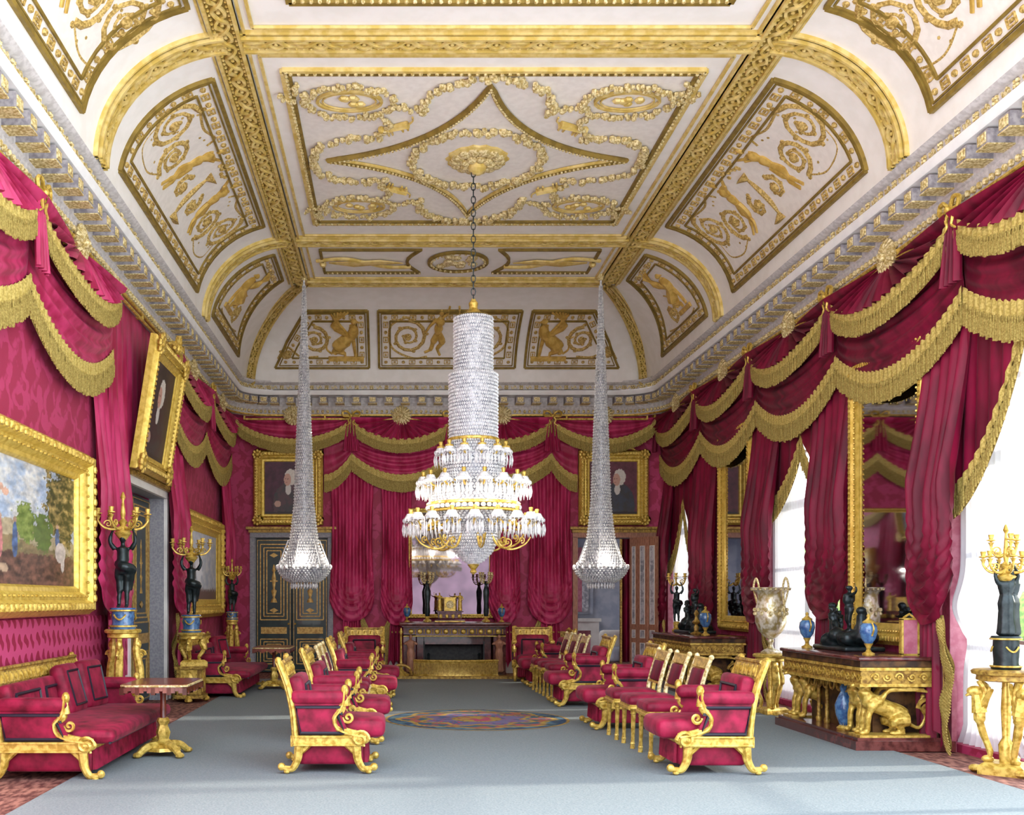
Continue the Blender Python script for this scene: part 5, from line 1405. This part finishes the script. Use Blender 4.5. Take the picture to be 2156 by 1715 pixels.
m = MB(); m.lathe([(.06, 0), (.07, .02), (.05, .05), (.09, .16), (.10, .26), (.06, .36), (.04, .40), (.05, .44), (.03, .48), (.01, .5)], (0, 0, 0), 18); part(T, 'vase_body', m, BLUE); m = MB(); m.lathe([(.075, 0), (.08, .02), (.05, .05), (.06, .08), (.02, .09)], (0, 0, 0), 14); part(T, 'gilt_foot', m, GOLD)
def group_bronze(label, loc, sc=1., seed=1):
    T = thing('bronze_sculpture', label, 'sculpture', loc, PI / 2); r = random.Random(seed)
    m = MB()
    for k in range(16): m.ball((r.uniform(-.26, .26), r.uniform(-.1, .1), r.uniform(.0, .14)), r.uniform(.06, .12), 8, 6)
    m.join(robed(.48, ((-.25, 0, 1.05), (.15, 0, .6)), robe=False), Matrix.Translation((-.03, 0, .18)))
    m.join(robed(.40, ((-.2, 0, .9), (.3, 0, .8)), robe=False, lean=.5), Matrix.Translation((.1, .03, .08)))
    m.join(robed(.38, ((-.35, 0, .75), (.1, 0, .6)), lean=-.55), Matrix.Translation((-.1, -.02, .06)))
    m.join(robed(.30, ((-.2, 0, .8), (.25, -.1, 1.0)), lean=.2, robe=False), Matrix.Translation((.22, -.04, .1)))
    m.tube([(-.3, 0, .1), (-.28, 0, .35)], [.06, .04], 7); m.ball((-.28, 0, .40), .045, 8, 6)
    m.tube([(.3, 0, .1), (.33, 0, .42)], [.05, .03], 7); m.ball((.34, 0, .45), .04, 8, 6)
    part(T, 'figures', remeshed(m, 'figures', BRONZE, .014), None)
    m = MB(); m.rbox((0, 0, .0), (.74, .34, .05), .02); part(T, 'base', m, BRONZE); T.scale = (sc * 1.15, sc * 1.25, sc)
    return T
group_bronze('large dark bronze figure group on the nearer commode', (5.1, 11.75, .96), 1.05)
group_bronze('dark bronze figure group on the farther commode', (5.1, 17.75, .96), 1.1, 4)
def blue_vase(label, loc, sc=1., group='blue vases with gilt mounts'):
    T = thing('blue_vase', label, 'vase', loc, 0, group)
    m = MB(); m.lathe([(.02, .08), (.03, .11), (.07, .17), (.088, .24), (.08, .30), (.05, .33), (.02, .335)], (0, 0, 0), 18); part(T, 'vase_body', m, BLUE)
    m = MB(); m.lathe([(.06, 0), (.062, .02), (.03, .035), (.018, .06), (.025, .085), (.045, .12)], (0, 0, 0), 12); m.lathe([(.055, .325), (.06, .34), (.03, .36), (.012, .38), (.02, .40), (.006, .42)], (0, 0, 0), 12); part(T, 'gilt_mount', m, GOLD)
    for s in (-1, 1): m = MB(); m.tube(smooth_pts([(0, s * .08, .2), (0, s * .12, .27), (0, s * .08, .33)], 4), .009, 5); part(T, 'handle', m, GOLD)
    T.scale = (sc,) * 3; return T
blue_vase('blue gilt-mounted vase left of the bronze group on the large commode', (4.82, 12.2, .936), 1.)
blue_vase('blue gilt-mounted vase right of the bronze group on the large commode', (4.82, 10.62, .936), 1.)
blue_vase('blue vase at the near end of the farther commode', (4.9, 16.45, .936), 1.1)
T = thing('pink_obelisk', 'pink marble slab in a gilt frame standing on the large commode', 'ornament', (5.20, 10.55, .936))
m = MB(); m.box((0, 0, .19), (.16, .05, .34)); part(T, 'pink_panel', m, PINKP, False); m = MB()
for x in (-.08, .08): m.box((x, 0, .19), (.02, .06, .36))
for z in (.01, .37): m.box((0, 0, z), (.18, .06, .02))
m.tube([(-.06, 0, .38), (0, 0, .42), (.06, 0, .38)], .012, 6); part(T, 'gilt_edge', m, GOLD)
T = thing('bronze_lamp', 'slim dark bronze figure lamp at the far end of the farther commode', 'ornament', (5.0, 18.5, .936))
m = MB(); m.lathe([(.08, 0), (.09, .03), (.05, .06), (.06, .16), (.04, .18)], (0, 0, 0), 12); part(T, 'gilt_base', m, GOLD); o = part(T, 'bronze_figure', STAT, None); o.location = (0, 0, .18); o.scale = (.75, .75, .75)
for k in range(3): b = part(T, 'candle_branch', branch(.16, .1), GOLD); b.location = (0, 0, .86); b.rotation_euler = (0, 0, k * 2 * PI / 3 + .2)
T = thing('gilt_ornament', 'small gilt figured centrepiece on the farther commode between bronze and vase', 'ornament', (4.9, 16.95, .936))
m = MB(); m.lathe([(.08, 0), (.09, .02), (.03, .05), (.04, .12), (.02, .16), (.07, .2), (.03, .24), (.02, .3), (.04, .34), (.01, .4)], (0, 0, 0), 12, flute=.1, nf=5); part(T, 'gilt_body', m, GOLD2)

# ------------------------------------------------------------------ chimneypiece and what stands on it
FX, FY = 1.18, 20.62
T = thing('chimneypiece', 'dark brown marble fireplace with gilt frieze in the middle of the back wall', 'fireplace', (FX, FY, 0))
hw = 1.0; dp = .62
m = MB(); m.rbox((0, .03, 1.03), (2.16, .86, .07), .02); m.box((0, .04, .985), (2.06, .8, .03)); part(T, 'mantel_shelf', m, ROSEW)
m = MB(); m.box((0, .1, .88), (2.0, dp, .19)); fr = part(T, 'frieze', m, ROSEW, False)
m = MB(); yf = .1 - dp / 2 - .01
for k in range(11):
    x = -.85 + k * .17; m.ball((x, yf, .88), (.05, .03, .055), 8, 6); m.tube([(x + .085, yf, .83), (x + .085, yf, .93)], .01, 5)
m.tube([(-1, yf, .975), (1, yf, .975)], .016, 6); m.tube([(-1, yf, .79), (1, yf, .79)], .012, 6); part(fr, 'gilt_relief', m, GOLD)
for s in (-1, 1):
    m = MB(); m.box((s * .88, .1, .42), (.24, dp, .80)); m.box((s * .66, .22, .42), (.14, dp - .24, .80)); m.box((s * .84, .1, .04), (.34, dp + .04, .08)); j = part(T, 'jamb', m, ROSEW, False)
    f = part(j, 'carved_figure', remeshed(robed(.72, ((-.13, -.02, .78), (.13, -.02, .78)), robe=True), 'carved_figure', ROSEP if s < 0 else ROSEP, .016), None); f.location = (s * .86, yf - .06, .09)
m = MB(); m.box((0, .18, .70), (1.2, .3, .16)); part(T, 'lintel', m, ROSEW, False)
m = MB(); m.box((0, .38, .34), (1.2, .04, .68)); m.box((-.59, .2, .34), (.03, .36, .68)); m.box((.59, .2, .34), (.03, .36, .68)); m.box((0, .2, .01), (1.2, .4, .02)); part(T, 'firebox', m, BLACKM, False)
m = MB()
for z in (.12, .17, .30): m.tube([(-.5, .06, z), (.5, .06, z)], .012, 6)
for k in range(15): m.tube([(-.48 + k * .0686, .06, .12), (-.48 + k * .0686, .06, .30)], .007, 5)
for x in (-.5, .5): m.lathe([(.03, 0), (.02, .1), (.03, .3), (.02, .38), (.035, .42), (.01, .45)], (x, .05, 0), 8)
part(T, 'grate', m, BRONZE)
m = MB(); m.box((0, -.62, .03), (2.5, .95, .02)); m.box((0, -1.08, .045), (2.52, .05, .05)); part(T, 'hearth', m, GOLD2, False)
T = thing('fender', 'curved gilt fender in front of the fire', 'fender', (FX, FY - .35, .04))
def fen(u, v):
    x = (u - .5) * 1.62; return (x, -.50 * sqrt(max(0, 1 - (x / .95) ** 2)) + .02 * sin(v * PI), .30 * v)
m = MB().grid(fen, 40, 4); 
for v in (0, 1): m.tube([fen(i / 40, v) for i in range(41)], .02, 6)
part(T, 'fender_band', m, GOLD); m = MB()
for i in range(60): p = fen((i + .5) / 60, .15); q = fen((i + .5) / 60, .85); m.tube([(p[0], p[1] - .015, p[2]), (q[0], q[1] - .015, q[2])], .008, 4)
part(T, 'fluting', m, GOLD2)
T = thing('fire_tools', 'gilt upright poker stand at the left end of the fender', 'fire irons', (FX - 1.05, FY - .72, .045))
m = MB(); m.lathe([(.16, 0), (.17, .04), (.06, .10), (.03, .16), (.025, .3), (.018, .8), (.03, .84), (.01, .92)], (0, 0, 0), 12); part(T, 'upright', m, GOLD); m = MB()
m.tube(smooth_pts([(-.2, -.1, .04), (-.15, -.12, .16), (0, -.13, .22), (.15, -.12, .16), (.2, -.1, .04)], 4), .03, 7); part(T, 'scrolled_foot', m, GOLD2)
T = thing('mantel_clock', 'gilt clock between two gilt figures on the mantel shelf', 'clock', (FX - .09, FY - .12, 1.066))
m = MB(); m.box((0, 0, .02), (.58, .22, .04)); m.box((0, 0, .13), (.46, .18, .12)); m.box((0, 0, .20), (.52, .2, .025)); part(T, 'dark_base', m, ROSEW, False)
m = MB(); m.box((0, 0, .34), (.22, .14, .25)); m.box((0, 0, .475), (.25, .16, .02)); m.box((0, -.115, .012), (.6, .01, .02)); b = part(T, 'clock_case', m, GOLD, False)
m = MB(); m.lathe([(.075, 0), (.07, .012), (.02, .014)], (0, 0, 0), 20); m.xf(Matrix.Translation((0, -.07, .34)) @ Matrix.Rotation(PI / 2, 4, 'X')); part(b, 'dial', m, PALEG)
for x in (-.18, -.06, .06, .18): m = MB().ball((x, -.1, .11), (.035, .02, .045), 8, 5); part(T, 'gilt_mount', m, GOLD)
gm = [remeshed(robed(.36, a, robe=True), 'gilt_figure', GOLD, .010) for a in (((-.32, 0, 1.02), (.18, 0, .62)), ((-.34, 0, .95), (.12, 0, .6)))]
for s, g in ((-1, gm[0]), (1, gm[1])): o = part(T, 'gilt_figure', g, None); o.location = (s * .20, 0, .21)
for s, lab in ((-1, 'dark figure candlestick with gilt branches on the left of the mantel shelf'), (1, 'dark figure candlestick with gilt branches on the right of the mantel shelf')):
    T = thing('mantel_candelabrum', lab, 'candelabrum', (FX - .53 if s < 0 else FX + .62, FY - .12, 1.066), 0, 'dark figure candlesticks on the mantel')
    m = MB(); m.lathe([(.08, 0), (.085, .03), (.04, .05), (.05, .1), (.03, .12)], (0, 0, 0), 12); part(T, 'gilt_base', m, GOLD)
    m = MB(); m.lathe([(.04, .11), (.055, .2), (.045, .36), (.06, .5), (.065, .6), (.04, .68), (.03, .72), (.045, .76), (.02, .8)], (0, 0, 0), 12, flute=.05, nf=5); part(T, 'bronze_figure', m, BRONZE)
    for k in range(4): b = part(T, 'candle_branch', branch(.13, .1, .009), PALEG); b.location = (0, 0, .8); b.rotation_euler = (0, 0, k * PI / 2 + .4)
blue_vase('small blue vase at the left end of the mantel shelf', (FX - .93, FY - .1, 1.066), .85)
blue_vase('small blue vase at the right end of the mantel shelf', (FX + .93, FY - .1, 1.066), .85)

# ------------------------------------------------------------------ lustres
def beadskin(m, prof, n, dz=.05, r=None):
    """strings of cut drops on a surface of revolution; prof = [(r, z)] top to bottom"""
    L = sum((V((a[0], a[1])) - V((b[0], b[1]))).length for a, b in zip(prof, prof[1:])); k = int(L / dz)
    for i in range(k):
        d = (i + .5) / k * L
        for a, b in zip(prof, prof[1:]):
            s = (V((a[0], a[1])) - V((b[0], b[1]))).length
            if d <= s: rr = lerp(a[0], b[0], d / s); z = lerp(a[1], b[1], d / s); break
            d -= s
        br = r or min(.02, PI * rr / n * .95)
        for j in range(n):
            a = 2 * PI * (j + .5 * (i % 2)) / n; m.octa((rr * cos(a), rr * sin(a), z), br, dz * .52)
    return m
T = thing('chandelier', 'huge tiered crystal chandelier with gilt rings hanging in the middle of the room', 'chandelier', (1.0, YM, 0))
m = MB()
zz = ZC - .15; i = 0
while zz > 5.28:
    a = (i % 2) * PI / 2; m.tube([(.028 * cos(t * PI / 4) * cos(a), .028 * cos(t * PI / 4) * sin(a), zz - .05 + .05 * sin(t * PI / 4)) for t in range(8)], .008, 4, closed=True); zz -= .083; i += 1
part(T, 'chain', m, BRONZE)
m = MB(); m.lathe([(.02, 5.30), (.06, 5.24), (.05, 5.18), (.10, 5.12), (.24, 5.07)], (0, 0, 0), 14); part(T, 'crown', m, GOLD)
for nm, prof, n in (('upper_crystal_drum', [(.245, 5.06), (.245, 4.36)], 52), ('lower_crystal_drum', [(.305, 4.35), (.305, 3.52)], 64)):
    c = MB().lathe([(p[0] - .02, p[1]) for p in prof], (0, 0, 0), 24); o = part(T, nm, c, CRYSD); part(o, 'crystal_strings', beadskin(MB(), prof, n, .042), CRYST)
prof = [(.31, 3.50), (.40, 3.30), (.38, 3.10), (.47, 2.92), (.57, 2.70)]
c = MB().lathe([(p[0] - .03, p[1]) for p in prof], (0, 0, 0), 24); o = part(T, 'crystal_body', c, CRYSD); part(o, 'crystal_strings', beadskin(MB(), prof, 64, .042), CRYST)
prof = [(.55, 2.60), (.42, 2.46), (.30, 2.36), (.29, 2.22), (.24, 2.10), (.14, 2.0), (.06, 1.95)]
c = MB().lathe([(p[0] - .02, p[1]) for p in prof], (0, 0, 0), 24); o = part(T, 'crystal_bowl', c, CRYSD); part(o, 'crystal_strings', beadskin(MB(), prof, 56, .038), CRYST)
for r, z, rr in ((.315, 3.51, .022), (.575, 2.70, .022), (.565, 2.61, .018)): part(T, 'gilt_ring', MB().tube([(r * cos(a * PI / 20), r * sin(a * PI / 20), z) for a in range(40)], rr, 6, closed=True), GOLD)
m = MB()
for a in range(48): m.ball((.575 * cos(a * PI / 24), .575 * sin(a * PI / 24), 2.655), .033, 6, 4)
part(T, 'bead_band', m, CRYST)
m = MB(); m.lathe([(.05, 1.97), (.08, 1.95), (.06, 1.92), (.03, 1.88), (.045, 1.85), (.01, 1.82)], (0, 0, 0), 12); part(T, 'finial', m, GOLD)
def drops(r, L, n=11):
    m = MB()
    for k in range(n):
        a = 2 * PI * k / n; m.octa((r * cos(a), r * sin(a), -.02), .009, .02); m.octa((r * cos(a) * 1.03, r * sin(a) * 1.03, -.045 - L / 2), .014, L / 2)
    m.lathe([(r * .55, .05), (r * .75, .02), (r, 0), (r * .9, -.02), (r * .3, -.03)], (0, 0, 0), 12)
    return m
def arm_mesh(r0, r1, z0, z1):
    m = MB(); m.tube(smooth_pts([(r0, 0, z0), (lerp(r0, r1, .4), 0, z0 - .07), (lerp(r0, r1, .85), 0, z0 - .06), (r1, 0, z1 - .05)], 4), [.016, .011], 6)
    m.lathe([(.015, -.06), (.03, -.02), (.055, 0), (.05, .02), (.02, .025), (.028, .07), (.022, .08)], (r1, 0, z1), 10); return m
DR1 = drops(.085, .13).mesh('crystal_drops', CRYST)
for n, r0, r1, z0, z1, sc in ((12, .32, .42, 3.38, 3.40, .95), (16, .42, .64, 2.98, 3.02, 1.05), (18, .5, .80, 2.48, 2.55, 1.1)):
    am = arm_mesh(r0, r1, z0, z1).mesh('candle_arm', GOLD)
    for k in range(n):
        o = part(T, 'candle_arm', am, None); o.rotation_euler = (0, 0, 2 * PI * (k + .35) / n)
        d = part(o, 'crystal_drops', DR1, None); d.location = (r1, 0, z1 - .04); d.scale = (sc, sc, sc * 1.15)
sm = MB(); P = smooth_pts([(.26, 0, 2.34), (.36, 0, 2.18), (.5, 0, 2.14), (.66, 0, 2.2), (.74, 0, 2.3)], 5); sm.tube(P, [.017, .010], 6)
sm.join(MB().tube([(.44 + p[0], 0, 2.23 + p[1]) for p in spiral(0, 0, .06, 1.4, -PI / 2)], .011, 5)); sm.join(MB().tube([(.62 + p[0], 0, 2.26 + p[1]) for p in spiral(0, 0, .045, 1.3, -PI / 2)], .009, 5)); sm = sm.mesh('scroll_bracket', GOLD)
for k in range(8): o = part(T, 'scroll_bracket', sm, None); o.rotation_euler = (0, 0, k * PI / 4 + .12)
# hanging bag lustres
PP = [(.03, 6.9), (.05, 6.3), (.075, 5.6), (.10, 5.0), (.125, 4.4), (.145, 3.8), (.165, 3.2), (.21, 2.75), (.25, 2.45), (.36, 2.18), (.45, 2.05)]
sk = MB()
for a, b, n in ((0, 3, 16), (3, 6, 24), (6, 8, 30), (8, 10, 44)): beadskin(sk, PP[a:b + 1], n, .05)
core = MB().lathe([(max(.01, p[0] - .022), p[1]) for p in PP], (0, 0, 0), 20)
def lustre(label, loc):
    T = thing('hanging_lustre', label, 'chandelier', loc, 0, 'pair of trumpet-shaped hanging lustres')
    part(T, 'hanging_rod', MB().tube([(0, 0, ZC), (0, 0, 6.85)], [.014, .022], 6), CRYSG)
    m = MB().lathe([(.05, ZC - .1), (.07, ZC)], (0, 0, 0), 12); part(T, 'ceiling_rose', m, PALEG)
    b = part(T, 'crystal_trumpet', core, CRYSD); part(b, 'crystal_strings', sk, CRYSG)
    m = MB(); beadskin(m, [(.46, 2.04), (.42, 1.95), (.34, 1.86), (.24, 1.80)], 44, .04); bw = part(T, 'crystal_bowl', m, CRYST); part(bw, 'bowl_lining', MB().lathe([(.43, 2.04), (.38, 1.93), (.30, 1.85), (.2, 1.80)], (0, 0, 0), 24), CRYSD)
    m = MB()
    for a in range(20): m.ball((.455 * cos(a * PI / 10), .455 * sin(a * PI / 10), 2.06), (.032, .032, .045), 6, 4)
    for k in range(26): a = k * PI / 13; m.octa((.22 * cos(a), .22 * sin(a), 1.74), .022, .06)
    part(T, 'crystal_drops', m, CRYST)
    m = MB(); m.tube([(.20 * cos(a * PI / 12), .20 * sin(a * PI / 12), 2.72) for a in range(24)], .014, 5, closed=True); m.tube([(.125 * cos(a * PI / 8), .125 * sin(a * PI / 8), 3.85) for a in range(16)], .01, 5, closed=True)
    part(T, 'crystal_ring', m, CRYST)
    for k in range(6): a = k * PI / 3 + .25; m = MB(); m.tube([(.44 * cos(a), .44 * sin(a), 2.08), (.27 * cos(a), .27 * sin(a), 2.52)], .012, 5); part(T, 'stay_rod', m, CRYST)
    return T
L1 = lustre('tall trumpet-shaped crystal lustre hanging in front of the dark double doors, on the left', (-1.55, 17.95, 0))
clone(L1, (3.55, 17.95, 0), 0, 'tall trumpet-shaped crystal lustre hanging in front of the right-hand doorway')

# ------------------------------------------------------------------ light and camera
def ceiling_fill(loc, e):  # added point lamps that brighten the ceiling; the candles are unlit
    l = bpy.data.lights.new('ceiling_fill', 'POINT'); l.energy = e; l.shadow_soft_size = .03; l.color = (1, .90, .76)
    o = link('ceiling_fill', l); o.location = loc
for k in range(9):
    a = 2 * PI * (k * 2 + .35) / 18; ceiling_fill((1.0 + .80 * cos(a), YM + .80 * sin(a), 2.76), 2.5)
for x in (-1.55, 3.55):
    for k in range(4):
        a = k * PI / 2; ceiling_fill((x + .5 * cos(a), 17.95 + .5 * sin(a), 2.2), 4)
w = bpy.data.worlds.new('sky'); scene.world = w; w.use_nodes = True
nt = w.node_tree; bg = nt.nodes['Background']
tc = nt.nodes.new('ShaderNodeTexCoord'); sp = nt.nodes.new('ShaderNodeSeparateXYZ'); rp = nt.nodes.new('ShaderNodeValToRGB')
nt.links.new(tc.outputs['Generated'], sp.inputs[0]); nt.links.new(sp.outputs[2], rp.inputs[0]); nt.links.new(rp.outputs[0], bg.inputs[0])
rp.color_ramp.elements[0].position = 0; rp.color_ramp.elements[0].color = (.86, .86, .86, 1)
rp.color_ramp.elements[1].position = .5; rp.color_ramp.elements[1].color = (.74, .86, 1, 1)
bg.inputs[1].default_value = 2.8
s = bpy.data.lights.new('sun', 'SUN'); s.energy = 4; s.angle = R(2.2); s.color = (1, .95, .84)
so = link('sun', s); so.rotation_euler = V((-1, -.12, -.36)).to_track_quat('-Z', 'Y').to_euler()

cam = bpy.data.cameras.new('camera'); cam.sensor_width = 36; cam.lens = 2200 / 2156 * 36; cam.shift_x = (1078 - 830) / 2156; cam.shift_y = (1262 - 857.5) / 2156
cam.clip_end = 200
co = link('camera', cam); co.location = (0, 0, 1.5); co.rotation_euler = (PI / 2, 0, 0); scene.camera = co
vs = scene.view_settings; vs.view_transform = 'Standard'; vs.look = 'None'; vs.gamma = 1; vs.use_curve_mapping = False; vs.exposure = 1.0
scene.cycles.max_bounces = 8; scene.cycles.diffuse_bounces = 5; scene.cycles.glossy_bounces = 4; scene.cycles.caustics_reflective = False; scene.cycles.caustics_refractive = False
